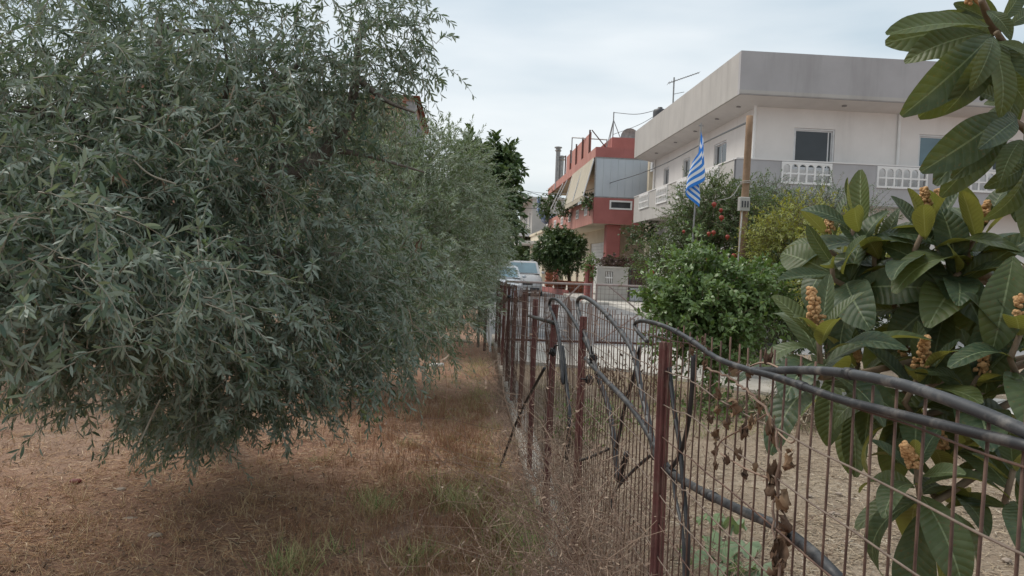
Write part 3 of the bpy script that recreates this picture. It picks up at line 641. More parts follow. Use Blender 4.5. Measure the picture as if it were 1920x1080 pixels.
far_house('cream_house', 'low cream house with flat canopy beyond the red house', 6.2, 14, 62, 74, 4.2, 'cream', [(4.6, 6.19, 66, 73.9, 3.35, 3.6)], ((64, 65, 1.0, 2.2, 'X'), (69, 70.2, .2, 2.4, 'X')))
far_house('white_house', 'tall pale house edge rising behind the red roof', 6.6, 14, 78, 96, 8.2, 'grey_wall', [(5.4, 6.59, 78, 95.9, 8.25, 8.5), (5.0, 6.59, 78, 95.9, 4.4, 4.7)], ((80, 81.5, 5.4, 7, 'X'), (84, 86, 5.4, 7, 'X'), (82, 83.5, 1, 2.5, 'X')))
ob = far_house('orange_house', 'pinkish brown house showing above the olive crowns', -16, at(775, 210, 36)[0], 36, 46, at(745, 190, 36)[2], 'orange_wall', None, ((-6.2, -5.2, 5.8, 7.0, 'Y'), (-9.5, -8.3, 5.8, 7.0, 'Y')))
xr = at(775, 210, 36)[0]; zr = at(745, 190, 36)[2]
a = Acc(); box(a, xr-.32, xr+.12, 35.86, 36.3, 0, zr-.01); part('corner_post', a, M['steel'], ob)
a = Acc(); a.add([[-16.3, 35.5, zr+.2], [xr+.3, 35.5, zr+.2], [xr-1.2, 41, zr+1.0], [-16.3, 41, zr+1.0], [xr+.3, 46.4, zr+.2], [-16.3, 46.4, zr+.2]], np.array([[0,1,2,3],[3,2,4,5]])); a.add([[xr+.3, 35.5, zr+.2], [xr+.3, 46.4, zr+.2], [xr-1.2, 41, zr+1.0]], np.array([[0,1,2]])); part('roof', a, M['terracotta'], ob)

# ------------------------------------------------------------------ cars
M['car_white'] = surf('white_car_paint', (.48,.51,.54), (.54,.57,.6), .25, 2, 50, .02); M['car_grey'] = surf('silver_white_car_paint', (.46,.46,.46), (.52,.52,.52), .28, 2, 50, .02)
M['tyre'] = plain('tyre_rubber', (.02,.02,.02), .9); M['windscreen'] = glass('windscreen', (.16,.24,.28), .05)
M['sunshade'] = surf('blue_windscreen_shade', (.20,.45,.58), (.3,.55,.66), .4, 3); M['lamp'] = glass('lamp_glass', (.5,.5,.52), .1); M['plate'] = plain('number_plate', (.7,.7,.68), .5)
def car(loc, lab, paint, Wd=1.68, L=4.1, H=1.46, hood=.92, suv=False):
    t = thing('parked_car', loc, lab, 'car', 'cars parked in the street'); x, y, z = loc; h = Wd/2
    # front of the car faces the camera (-y); stations along y: (y, half width, z low, z high)
    st = [(0, h*.80, .28, .55), (.06, h*.92, .22, .68), (.35, h*.98, .2, hood-.1), (1.0, h, .2, hood), (1.4, h, .2, hood+.05), (L-.6, h, .2, hood+.08), (L-.1, h*.95, .22, hood+.06), (L, h*.85, .3, hood-.1)]
    V = []; F = []
    for (yy, hw, z0, z1) in st:
        pts = [(-hw*.93, z0), (-hw, z0+.12), (-hw, z1-.16), (-hw*.9, z1-.03), (-hw*.5, z1), (hw*.5, z1), (hw*.9, z1-.03), (hw, z1-.16), (hw, z0+.12), (hw*.93, z0)]
        V += [[x+p, y+yy, z+q] for p, q in pts]
    n = 10
    for i in range(len(st)-1):
        for j in range(n): F.append([i*n+j, i*n+(j+1) % n, (i+1)*n+(j+1) % n, (i+1)*n+j])
    a = Acc(); a.add(V, [np.array(F), np.array([list(range(n))[::-1], list(range(len(V)-n, len(V)))])]); body = part('body', a, M[paint], t, True)
    r0, r1 = (1.02, 1.75), (L-.25, L-.75); zb = hood+.03; V = []
    for hw, ya, yb, zz in ((h*.93, r0[0], r1[0], zb), (h*.80, r0[1]-.08, r1[1]+.05, H-.06), (h*.70, r0[1]+.08, r1[1]-.1, H)):
        V += [[x-hw, y+ya, z+zz], [x+hw, y+ya, z+zz], [x+hw, y+yb, z+zz], [x-hw, y+yb, z+zz]]
    a = Acc(); F = [[i*4+j, i*4+(j+1) % 4, i*4+4+(j+1) % 4, i*4+4+j] for i in range(2) for j in range(4)]+[[8, 9, 10, 11]]; a.add(V, np.array(F)); cab = part('cabin', a, M[paint], t)
    def pane(name, i0, i1, m, ins=(.08, .06, .93), off=(0, -.012, .008)):
        A, B, C_, D = [np.array(V[q]) for q in (i0, i1, 4+i1, 4+i0)]
        Q = [A+(B-A)*ins[0]+(D-A)*ins[1], B+(A-B)*ins[0]+(C_-B)*ins[1], C_+(D-C_)*ins[0]+(B-C_)*(1-ins[2]), D+(C_-D)*ins[0]+(A-D)*(1-ins[2])]
        a = Acc(); a.add([q+np.array(off) for q in Q]+[q+np.array(off)*.2 for q in Q], BOXF); return part(name, a, M[m], cab)
    ws = pane('windscreen', 0, 1, 'windscreen'); pane('side_window', 1, 2, 'glass_dark', (.1, .08, .9), (.012, 0, .004)); pane('side_window', 3, 0, 'glass_dark', (.1, .08, .9), (-.012, 0, .004)); pane('rear_window', 2, 3, 'glass_dark', off=(0, .012, .008))
    for s in (-1, 1):
        a = Acc(); ball(a, (x+s*h*.70, y+.13, z+.66), (.17, .12, .085), I2); part('headlight', a, M['lamp'], t, True)
        a = Acc(); ball(a, (x+s*(h+.09), y+1.25, z+hood+.1), (.1, .05, .075), I1); part('mirror', a, M[paint], t, True)
        for yy in (.78, L-.8):
            a = Acc(); th = np.arange(16)*2*PI/16
            for (rr, dx0, dx1) in ((.31, -.1, .02),):
                V2 = [[x+s*(h-.02)+s*d, y+yy+rr*math.cos(q), z+.31+rr*math.sin(q)] for d in (dx0, dx1) for q in th]
                a.add(V2, [np.array([[i, (i+1) % 16, 16+(i+1) % 16, 16+i] for i in range(16)]), np.array([list(range(16)), list(range(16, 32))])])
            wl = part('wheel', a, M['tyre'], t); a = Acc(); V2 = [[x+s*(h+.006), y+yy+.19*math.cos(q), z+.31+.19*math.sin(q)] for q in th]+[[x+s*(h-.03), y+yy+.19*math.cos(q), z+.31+.19*math.sin(q)] for q in th]
            a.add(V2, [np.array([[i, (i+1) % 16, 16+(i+1) % 16, 16+i] for i in range(16)]), np.array([list(range(16))])]); part('rim', a, M['steel'], wl)
    a = Acc(); bevbox(a, x-h*.42, x+h*.42, y-.01, y+.08, z+.56, z+.68, .01); part('grille', a, M['darkmetal'], t)
    a = Acc(); bevbox(a, x-h*.8, x+h*.8, y-.03, y+.08, z+.26, z+.44, .03); part('bumper', a, M[paint] if not suv else M['darkmetal'], t)
    a = Acc(); box(a, x-.26, x+.26, y-.045, y-.032, z+.31, z+.42); part('number_plate', a, M['plate'], t)
    if suv:
        for s in (-1, 1): a = Acc(); tube(a, [[x+s*h*.6, y+1.9, z+H+.05], [x+s*h*.6, y+L-.9, z+H+.05]], .025, 6); part('roof_rail', a, M['steel'], t)
    else:
        a = Acc(); tube(a, [[x-h*.7, y+.98, z+hood+.06], [x+h*.1, y+1.02, z+hood+.09]], .012, 4); part('wiper', a, M['black'], cab)
    return t
car((1.62, 32.0, .006), 'white hatchback parked nose to the camera by the olive trees', 'car_white', 1.72, 4.1, 1.5, .95)
car((3.0, 38.2, .006), 'white sport utility car parked behind the hatchback', 'car_grey', 1.85, 4.5, 1.75, 1.08, True)

# ------------------------------------------------------------------ garden gate onto the street, two leaves
M['gate_paint'] = surf('rusty_grey_pink_paint', (.30,.23,.22), (.40,.33,.31), .7, 8, 80, .4, .003, stain=((.20,.08,.05), .8, 4))
M['gate_wire'] = surf('gate_wire', (.13,.10,.09), (.2,.17,.16), .7, 8)
GYA = 15.3
def leaf_gate(x0, x1, diag, lab):
    t = thing('wire_gate', ((x0+x1)/2, GYA, 0), lab, 'gate', 'wire gate leaves'); zt, zb_ = 1.24, .06; r = .022
    for nm, P in (('stile', [[x0, GYA, zb_], [x0, GYA, zt]]), ('stile', [[x1, GYA, zb_], [x1, GYA, zt]]), ('top_rail', [[x0-.02, GYA, zt], [x1+.02, GYA, zt]]), ('bottom_rail', [[x0, GYA, zb_+.03], [x1, GYA, zb_+.03]])):
        a = Acc(); tube(a, P, r, 8); part(nm, a, M['gate_paint'] if nm != 'bottom_rail' else M['rust_brown'], t)
    for P in diag: a = Acc(); tube(a, P, .017, 6); part('brace', a, M['gate_paint'], t)
    a = Acc(); n = int((x1-x0)/.085)
    V = np.array([[[x0+(x1-x0)*k/n, GYA+.012, zb_], [x0+(x1-x0)*k/n, GYA+.012, zt]] for k in range(1, n)]); btubes(a, V, .0032, 4)
    V = np.array([[[x0, GYA+.016, zb_+.1*k+.1], [x1, GYA+.016, zb_+.1*k+.1]] for k in range(11)]); btubes(a, V, .0032, 4); m_ = part('wire_infill', a, M['gate_wire'], t); m_['kind'] = 'stuff'
    return t
gx = [at(p, 560, GYA)[0] for p in (948, 1108, 1118)]
leaf_gate(gx[0], gx[1], [[[gx[1]-.22, GYA, 1.24], [gx[0]+.45, GYA, .1]]], 'left wire gate leaf at the end of the garden')
leaf_gate(gx[2], gx[2]+1.72, [[[gx[2]+.22, GYA, 1.24], [gx[2]+1.68, GYA, .12]], [[gx[2]+.1, GYA+.02, .12], [gx[2]+1.6, GYA+.02, 1.2]]], 'right wire gate leaf partly behind the citrus tree')
a = Acc(); box(a, gx[1]+.02, gx[2]-.02, GYA-.03, GYA+.01, .85, .93); tag(part('gate_latch', a, M['steel']), 'small steel latch joining the two gate leaves', 'latch')
a = Acc(); tube(a, [[gx[2]+1.8, GYA, 0], [gx[2]+1.8, GYA, 1.35]], .04, 8); tag(part('gate_post', a, M['gate_paint']), 'steel gate post behind the citrus tree', 'post')
# grey tank-like box behind the gate corner, low white fence and trough behind the citrus
a = Acc(); q = atZ(1400, 672, 0); bevbox(a, q[0]-.35, q[0]+.5, q[1]-.2, q[1]+.2, 0, .42, .02); tag(part('stone_trough', a, M['darkmetal']), 'dark stone block on the ground right of the citrus tree', 'block')
q = at(1425, 630, 14.2); t = thing('white_mesh_fence', (q[0], 14.2, 0), 'low white wire fence behind the citrus tree', 'fence')
for k in range(26): a = Acc(); x = q[0]-.6+k*.085; tube(a, [[x, 14.2, 0], [x, 14.2, .85]], .006, 4); part('picket', a, M['alum'], t)
for z in (.1, .8): a = Acc(); tube(a, [[q[0]-.62, 14.195, z], [q[0]+1.55, 14.195, z]], .012, 5); part('rail', a, M['alum'], t)
q = atZ(1373, 690, 0); a = Acc(); lathe(a, [(.07, 0), (.1, .2), (.12, .2), (.12, .25), (.09, .25), (.085, .2), (.01, .19)], (q[0], q[1], .02), 12); tag(part('plant_pot', a, M['red'], None, True), 'small red pot standing beside the dark stone block', 'pot')

# ------------------------------------------------------------------ wooden pole, box, flag, cables
PY = 11.2; pt, pb = at(1406, 217, PY), at(1391, 470, PY)
t = thing('wooden_pole', (pb[0], PY, 0), 'bare wooden utility pole rising from the pomegranate tree', 'pole')
a = Acc(); bot = pb+(pb-pt)*(pb[2]/(pt[2]-pb[2])); P = spline([bot, pb, pt], 14); tube(a, P, np.linspace(.068, .049, len(P)), 12); part('shaft', a, M['wood_pole'], t, True)
c = at(1393, 383, PY-.1); a = Acc(); bevbox(a, c[0]-.075, c[0]+.075, PY-.19, PY-.08, c[2]-.1, c[2]+.1, .01); bx = part('meter_box', a, M['grey_wall'], t)
a = Acc(); tube(a, [[c[0]-.02, PY-.13, c[2]-.1], [c[0]-.04, PY-.12, c[2]-.9]], .012, 5); part('conduit', a, M['soffit'], bx)
for k in range(3): a = Acc(); box(a, c[0]-.05+k*.04, c[0]-.03+k*.04, PY-.197, PY-.191, c[2]-.05, c[2]+.04); part('slot', a, M['darkmetal'], bx)
c2 = at(1398, 346, PY); a = Acc(); th = np.linspace(0, 4*PI, 30); tube(a, np.stack([c2[0]+.08*np.cos(th), PY+.08*np.sin(th), c2[2]+th*.004], -1), .006, 5); e = at(1345, 376, PY)
tube(a, spline([c2+np.array([-.08, 0, 0]), (c2+e)/2+np.array([0, 0, -.06]), e], 12), .005, 5); tag(part('tie_rope', a, M['grey_wall'], t), 'pale rope knotted round the pole'); 
def cable(P, r, lab, m='black', n=40):
    a = Acc(); tube(a, spline(P, n), r, 5); return tag(part('overhead_cable', a, M[m]), lab, 'cable', 'overhead cables')
cable([at(1404, 228, PY), at(1320, 268, 19), at(1235, 312, 27), at(1160, 338, 36), at(1060, 363, 50), at(960, 350, 70), at(860, 300, 90)], .016, 'long black cable sagging from the wooden pole past the red house')
cable([at(880, 338, 60), at(962, 351, 61), at(1017, 368, 61.5)], .02, 'upper thin cable meeting the far corner of the red house')
cable([at(880, 370, 60), at(962, 388, 61), at(1016, 391, 61.5)], .02, 'lower thin cable meeting the far corner of the red house')
cable([at(1151, 211, 39.6), at(1195, 214, 36), at(1240, 204, 33)], .015, 'wire from the roof mast to the grey roof')
cable([at(1150, 252, 39.6), at(1200, 233, 36), at(1245, 206, 33)], .012, 'slanting wire from the red roof to the grey roof')
# Greek flag hanging limp from a thin pole
FY = 11.4; FS = FY/14.4; ft = at(1314, 243, FY); t = thing('flag_pole', (ft[0]-.02, FY, 0), 'thin flag pole in front of the grey balcony', 'flag pole')
a = Acc(); tube(a, [[ft[0]-.10, FY+.02, .0], [ft[0], FY, ft[2]]], .014, 8); part('shaft', a, M['steel'], t)
a = Acc(); box(a, ft[0]-.008, ft[0]+.008, FY-.008, FY+.008, ft[2]+.003, ft[2]+.1); box(a, ft[0]-.035, ft[0]+.035, FY-.006, FY+.006, ft[2]+.05, ft[2]+.066); part('cross_finial', a, M['steel'], t)
M['flag_blue'] = plain('flag_blue', (.035,.23,.72), .8); M['flag_white'] = plain('flag_white', (.8,.82,.85), .8)
NU, NV = 72, 36; V = []; F = []; MI = []
for j in range(NV+1):
    v = j/NV
    for i in range(NU+1):
        u = i/NU
        # the hoist runs down the pole; the fly folds back and forth and sinks under its own weight
        drop = v*.82*(1-.15*u) + .92*u**1.1*(1-.2*v); env = .02+.14*min(1.0, drop/.8)
        ph = 2.15*PI*u+.5*v
        xx = ft[0]+FS*(-.01 - .085*drop + env*math.sin(ph)*min(1, u*5) + .012*math.sin(11*u+5*v))
        yy = FY-FS*(.05+.07*(1-math.cos(ph*1.0))*min(1, drop*2) + .05*u)
        zz = ft[2]-FS*(.03+drop)
        V.append([xx, yy, zz])
for j in range(NV):
    for i in range(NU):
        F.append([j*(NU+1)+i, j*(NU+1)+i+1, (j+1)*(NU+1)+i+1, (j+1)*(NU+1)+i]); s = j//4; u = (i+.5)/NU*13.5; v9 = (j+.5)/NV*9
        if u < 5 and v9 < 5: MI.append(1 if (2 <= u < 3 or 2 <= v9 < 3) else 0)
        else: MI.append(0 if s % 2 == 0 else 1)
a = Acc(); a.add(V, np.array(F)); me = a.mesh('flag', True); me.materials.append(M['flag_blue']); me.materials.append(M['flag_white'])
me.polygons.foreach_set('material_index', np.array(MI, dtype=np.int32)); o = link('flag', me); tag(o, 'blue and white striped flag hanging limp before the grey balcony', 'flag')
# blue cloth bundle on the far balcony
M['blue_cloth'] = surf('blue_white_cloth', (.05,.12,.3), (.45,.5,.58), .9, 6)
q = at(1022, 392, 58.5); a = Acc(); P = spline([q+np.array([-.5, 0, .9]), q+np.array([-.35, 0, -.2]), q+np.array([.1, 0, -.8]), q+np.array([.9, 0, -.6])], 16); tube(a, P, np.linspace(.12, .35, len(P))*(1+.3*np.sin(np.arange(len(P))*1.3)), 7); tag(part('hung_cloth', a, M['blue_cloth'], None, True), 'blue and white cloth hung at the far end of the red balcony', 'cloth')

# ------------------------------------------------------------------ foliage
def rand_dir(rng, n): return unit(rng.normal(size=(n, 3)))
def make_shoots(rng, blobs, n, length, nleaf, droop=.35, outw=.8, rnd=.7, up=0.0, shell=.45, flat=1.0):
    """Shoots spread through ellipsoidal lobes; returns stem paths (n,S,3)."""
    C = np.array([b[:3] for b in blobs]); R = np.array([b[3] for b in blobs]); wt = np.array([b[4] if len(b) > 4 else 1 for b in blobs])*R**2
    k = rng.choice(len(blobs), n, p=wt/wt.sum()); d = rand_dir(rng, n)
    rad = R[k]*(rng.random(n)**shell)*(.85+.3*rng.random(n))
    base = C[k]+d*rad[:, None]*np.array([1, 1, flat])
    dr = unit(d*outw + rand_dir(rng, n)*rnd + np.array([0, 0, up])); L = length*(.55+.8*rng.random(n))
    S = 6; tt = np.linspace(0, 1, S); side = rand_dir(rng, n)*.18
    P = base[:, None] + dr[:, None]*(tt[:, None]*L[:, None, None]) + np.array([0, 0, -1.0])*(droop*tt**2)[:, None]*L[:, None, None]*(.4+1.2*rng.random(n))[:, None, None] + side[:, None]*(tt**2)[:, None]*L[:, None, None]
    return P
def leaves_on(rng, P, nleaf, L, W, ang=.9, whorl=False, start=.08, tipgrow=0.0, upn=.55):
    n, S = P.shape[:2]; T = frames(P)[0]; m = nleaf
    t = np.linspace(start, 1, m)[None]+rng.normal(0, .015, (n, m)); t = np.clip(t, 0, 1); x = t*(S-1); i = np.minimum(x.astype(int), S-2); f = (x-i)[..., None]
    r = np.arange(n)[:, None]; pos = P[r, i]*(1-f)+P[r, i+1]*f; tan = unit(T[r, i]*(1-f)+T[r, i+1]*f)
    ref = unit(np.cross(tan, np.array([.13, .21, 1.0]))); bb = np.cross(tan, ref)
    pair = np.arange(m)//2; phi = (pair*PI/2*1.06+(np.arange(m) % 2)*PI)[None] + rng.uniform(0, 2*PI, (n, 1)) + rng.normal(0, .3, (n, m))
    sd = ref*np.cos(phi)[..., None]+bb*np.sin(phi)[..., None]
    a_ = (ang*(1-.35*t)+rng.normal(0, .15, (n, m)))[..., None]
    d = unit(tan*np.cos(a_)+sd*np.sin(a_)+np.array([0, 0, -.06])); nn = tan*.6+np.array([0, 0, upn])+rng.normal(0, .3, (n, m, 3)); nn = unit(nn-d*(nn*d).sum(-1, keepdims=True))
    l = L*(.65+.6*rng.random((n, m)))*(1-.35*np.maximum(0, t-.8)/.2)
    q = lambda z: z.reshape(-1, 3)
    return q(pos), q(d), q(nn), l.ravel(), (W/L*l*(.85+.3*rng.random((n, m)))).ravel()
def leaf_verts(pos, d, n, L, W, curl):
    s = np.cross(d, n); L_ = L[:, None]; W_ = W[:, None]*.5
    def pt(t, w, c): return pos+d*(t*L_)-n*(c*curl[:, None]*L_)+s*(w*W_)+n*(abs(w)*.35*W_)
    return np.stack([pt(0, 0, 0), pt(.3, -.85, .06), pt(.3, .85, .06), pt(.65, -.9, .28), pt(.65, .9, .28), pt(1, 0, .75)], 1)
LF3 = np.array([[0, 1, 2], [3, 5, 4]]); LF4 = np.array([[1, 3, 4, 2]])
def add_leaves(a, lv, rng, curl=.18):
    pos, d, n, L, W = lv; V = leaf_verts(pos, d, n, L, W, curl*rng.normal(1, .8, len(L))); k = np.arange(len(L))[:, None, None]*6
    a.add(V.reshape(-1, 3), [(LF3[None]+k).reshape(-1, 3), (LF4[None]+k).reshape(-1, 4)]); return a
def blob(px, py, Y, r, wt=1): q = at(px, py, Y); return (q[0], q[1], q[2], r, wt)
def limbs(par, rng, base, forks, m, r0=.14, r1=.018, name='limb'):
    """Tapered trunk with limbs reaching into the lobes."""
    base = np.asarray(base, float); fork = np.asarray(forks[0], float)
    a = Acc(); P = spline([base-np.array([0, 0, .15]), base*.6+fork*.4+rng.normal(0, .05, 3), fork], 14); rr = np.linspace(r0*1.25, r0*.8, len(P)); rr[:3] *= [1.5, 1.25, 1.1]; tube(a, P, rr, 10)
    V = a.v[-1]; V += rng.normal(0, r0*.05, V.shape); part('trunk', a, M[m], par, True)
    for e in forks[1:]:
        e = np.asarray(e, float)[:3]; a = Acc(); mid = (fork+e)/2+rng.normal(0, .12, 3)*np.linalg.norm(e-fork)+np.array([0, 0, .08]); P = spline([fork-(fork-base)*.05, mid, e], 18)
        tube(a, P, np.linspace(r0*.6, r1, len(P)), 7)
        for k in range(5):
            i = rng.integers(5, len(P)-1); q = P[i]+rand_dir(rng, 1)[0]*np.linalg.norm(e-fork)*.4; tube(a, spline([P[i], (P[i]+q)/2+rng.normal(0, .05, 3), q], 8), np.linspace(r1*1.3, r1*.3, 9)[:len(spline([P[i], (P[i]+q)/2, q], 8))], 5)
        part(name, a, M[m], par, True)
def in_view(P, mg=20):
    v = P-CAMP; z = v@cF; x = 960+FOC*(v@cR)/z; y = 540-FOC*(v@cU)/z; return (z > .2) & (x > -mg) & (x < 1920+mg) & (y > -mg) & (y < 1080+mg)
def crown(par, rng, P, lv, leafm, twigm, curl=.18, stem=.0022, singles=0, cname='crown'):
    a = Acc(); btubes(a, P, np.linspace(stem*1.3, stem*.5, P.shape[1]), 3)
    tw = part('twigs', a, M[twigm], par); tw['kind'] = 'stuff'
    pos, d, n, L, W = lv
    if singles:
        vis = in_view(pos); dist = np.linalg.norm(pos-CAMP, axis=1)/(L*W)**.5; dist[~vis] = 1e9; order = np.argsort(dist)[:singles]; mask = np.ones(len(L), bool); mask[order] = False
        protos = []
        for k in range(4):
            c = [.05, .15, .3, -.1][k]; st = np.linspace(0, 1, 6); V = []; 
            for q, wd in zip(st, (0.02, .62, .96, .98, .7, .0)): V += [[-wd*.5, q, .16*wd-c*q*q], [0, q, -c*q*q], [wd*.5, q, .16*wd-c*q*q]]
            F = [[i*3+j, i*3+j+1, i*3+4+j, i*3+3+j] for i in range(5) for j in range(2)]
            b = Acc(); V = np.array(V); V[:, 2] *= np.array([.18]*len(V)) if False else 1; b.add(V*np.array([1, 1, .25]), np.array(F)); me = b.mesh('leaf', True); me.materials.append(M[leafm]); protos.append(me)
        inv = Matrix.Translation(-par.location)
        for q in order:
            o = bpy.data.objects.new('leaf', protos[q % 4]); COL.objects.link(o); o.parent = par; o.matrix_parent_inverse = inv
            s = np.cross(d[q], n[q]); w_, l_ = W[q], L[q]
            o.matrix_basis = Matrix([[s[i]*w_, d[q][i]*l_, n[q][i]*l_*.6, pos[q][i]] for i in range(3)]+[[0, 0, 0, 1]])
        pos, d, n, L, W = pos[mask], d[mask], n[mask], L[mask], W[mask]
    a = Acc(); add_leaves(a, (pos, d, n, L, W), rng, curl); c = part(cname, a, M[leafm], par); c['kind'] = 'stuff'; return c

# --- the big olive filling the left of the picture
rng = np.random.default_rng(11)
B1 = [blob(120,130,4.2,1.05,.9), blob(420,90,4.6,.9,.9), blob(640,40,4.9,.62), blob(690,110,4.7,.34), blob(590,200,4.9,.42,.8), blob(-120,300,3.9,1.0), blob(80,330,3.7,.85), blob(330,330,4.3,.95), blob(540,360,4.8,.75),
      blob(130,500,3.4,.58,1.3), blob(-60,480,3.3,.5), blob(360,540,3.9,.75,1.2), blob(560,520,4.7,.72,1.2), blob(680,470,5.4,.55), blob(740,570,5.6,.5), blob(640,640,4.9,.42,1.2), blob(440,700,4.2,.42,1.2), blob(540,720,4.6,.36),
      blob(390,770,4.6,.28), blob(340,710,4.3,.3), blob(430,740,5.2,.45,1.4), blob(330,760,5.0,.4,1.3), blob(110,590,3.2,.26), blob(250,600,3.4,.35), blob(20,560,3.2,.3), blob(170,520,2.75,.34,.8), blob(40,430,2.8,.4,.6), blob(330,560,3.0,.3,.8), blob(200,-160,4.6,1.0,.25), blob(300,200,5.6,1.2,.9), blob(300,500,5.4,1.0,.9)]
base1 = atZ(400, 815, 0)
ol = thing('olive_tree', base1, 'large olive tree filling the left side, its shoots hanging near the ground', 'tree', 'olive trees in a row')
limbs(ol, rng, base1, [at(240, 420, 4.5), at(340, 280, 4.6), at(560, 120, 4.9), at(100, 150, 4.3), at(640, 480, 5.1), at(120, 480, 3.7), at(420, 640, 4.2), at(300, 20, 4.7), at(680, 40, 4.9)], 'bark', .13)
P = make_shoots(rng, B1, 8600, .26, 24, droop=.4, outw=.5, rnd=.85, up=-.05, shell=.55)
keep = in_view(P[:, 3], 260); P = P[keep]
# long hanging shoots at the fringe
FR = [blob(200,650,3.1,.14,.7), blob(110,650,3.0,.14,.7), blob(360,790,4.6,.18), blob(440,780,4.8,.2), blob(680,690,4.7,.13), blob(560,730,4.5,.14), blob(320,720,4.2,.12), blob(20,620,3.0,.14), blob(720,640,5.1,.2), blob(780,60,4.7,.1), blob(740,180,4.8,.12), blob(770,110,4.7,.08), blob(800,590,6.2,.3)]
P2 = make_shoots(rng, FR, 170, .28, 24, droop=.9, outw=.4, rnd=.5, up=-.5, shell=.5); P = np.concatenate([P, P2])
midp = P[:, 3]; n3 = .5*vnoise(midp[:, 0]*2.4+midp[:, 2]*.7, midp[:, 2]*2.4, 5)+.5*vnoise(midp[:, 1]*2.4, midp[:, 2]*2.1+midp[:, 0]*.8, 6)
zmin = .22+.48*np.clip(4.4-midp[:, 1], 0, 1.5)+.28*np.clip((midp[:, 0]+1.7)/.9, 0, 1)+rng.normal(0, .07, len(P))
P = P[(rng.random(len(P)) < np.clip((n3-.28)*4.5, .12, 1)) & (P[:, :, 2].min(1) > zmin)]
lv = leaves_on(rng, P, 22, .053, .0125, ang=.85)
crown(ol, rng, P, lv, 'olive', 'twig', .2, .0021, singles=300)
# bare hanging twigs
for (x0, y0, x1, y1, Y) in ((520,500,555,640,4.3), (560,620,575,720,4.3), (590,650,612,690,4.3), (300,750,262,830,3.0), (380,560,460,590,3.2), (250,300,330,345,3.1), (540,420,470,330,4.0), (60,500,20,620,2.9), (380,250,440,160,3.6), (700,640,640,700,4.7)):
    p, q = at(x0, y0, Y), at(x1, y1, Y); a = Acc(); tube(a, spline([p, (p+q)/2+rng.normal(0, .03, 3), q], 10), .0035, 5); part('bare_twig', a, M['twig'], ol)
a = Acc(); fr = [(680,770,4.6), (690,790,4.6), (540,455,4.2), (710,660,4.7), (735,675,4.8), (730,640,4.9), (640,600,4.6), (545,520,4.4), (385,460,3.6), (560,600,4.4), (690,740,4.6), (705,780,4.6), (600,690,4.5), (700,230,4.7)]
for px, py, Y in fr:
    for k in range(6):
        q = at(px+rng.normal(0, 9), py+rng.normal(0, 12), Y+rng.normal(0, .03)); ball(a, q, (.0085, .0085, .012), I1)
o = part('olives', a, M['olivefruit'], ol, True); o['kind'] = 'stuff'
a = Acc()
for px, py, Y in ((505,345,4.1), (500,350,4.1), (640,620,4.5), (780,455,4.6), (790,450,4.6), (300,330,3.3), (215,330,2.9)):
    q = at(px, py, Y); lvd = (q[None]+rng.normal(0, .01, (5, 3)), rand_dir(rng, 5)*.6+np.array([0, 0, -.7]), rand_dir(rng, 5), np.full(5, .055), np.full(5, .012)); add_leaves(a, lvd, rng, .5)
o = part('dead_leaves', a, M['deadleaf'], ol); o['kind'] = 'stuff'

# --- olives behind it
def olive(seed, blobs, base, forks, n, lab, leafm, L=.06, nl=24, sh=.34, up=.15, r0=.12, droop=.35, curl=.15):
    rng = np.random.default_rng(seed); t = thing('olive_tree', base, lab, 'tree', 'olive trees in a row'); limbs(t, rng, base, forks, 'bark', r0)
    P = make_shoots(rng, blobs, n, sh, nl, droop=droop, outw=.6, rnd=.6, up=up, shell=.4); P = P[in_view(P[:, 3], 260)]
    crown(t, rng, P, leaves_on(rng, P, nl, L, L*.2, ang=.75), leafm, 'twig', curl, .0022); return t
B2 = [blob(640,380,9.5,1.25), blob(770,350,9.6,.8,1.2), blob(820,330,10.2,.62), blob(690,290,10,.6), blob(840,440,10.2,.75,1.2), blob(760,480,8.8,.8,1.1), blob(800,560,8.2,.5,1.2), blob(740,620,7.6,.35), blob(650,560,9,.9), blob(865,290,10.6,.3), blob(880,380,10.8,.5), blob(740,270,10,.35)]
olive(21, B2, (-1.3, 9.8, 0), [at(690, 470, 9.8), at(640, 380, 9.5), at(780, 350, 9.7), at(840, 430, 10.2), at(760, 560, 8.6)], 3600, 'silvery olive tree in sunlit tones standing second in the row behind the big one', 'olive_sunlit', .064, 24, .36, .35)
B3 = [blob(865,430,14.5,.75), blob(880,500,13.8,.55), blob(880,380,15,.6), blob(845,520,13,.8,1.1), blob(895,470,15.5,.5), blob(880,560,12.8,.45), blob(890,540,15,.36), blob(780,430,15,1.2)]
olive(22, B3, (-.6, 14.6, 0), [at(850, 520, 14.6), at(880, 430, 14.5), at(920, 470, 15.2), at(860, 540, 13.2)], 2400, 'third olive tree in the row, darker, reaching towards the white car', 'olive', .07, 22, .38, .2)
B4 = [blob(925,450,21,.45), blob(905,500,20,.45), blob(880,450,21,1.0), blob(895,535,19,.4)]
olive(23, B4, (-.2, 21, 0), [at(880, 480, 21), at(920, 470, 21), at(940, 500, 20)], 1100, 'fourth olive tree in the row above the parked white hatchback', 'olive_sunlit', .085, 20, .42, .1)

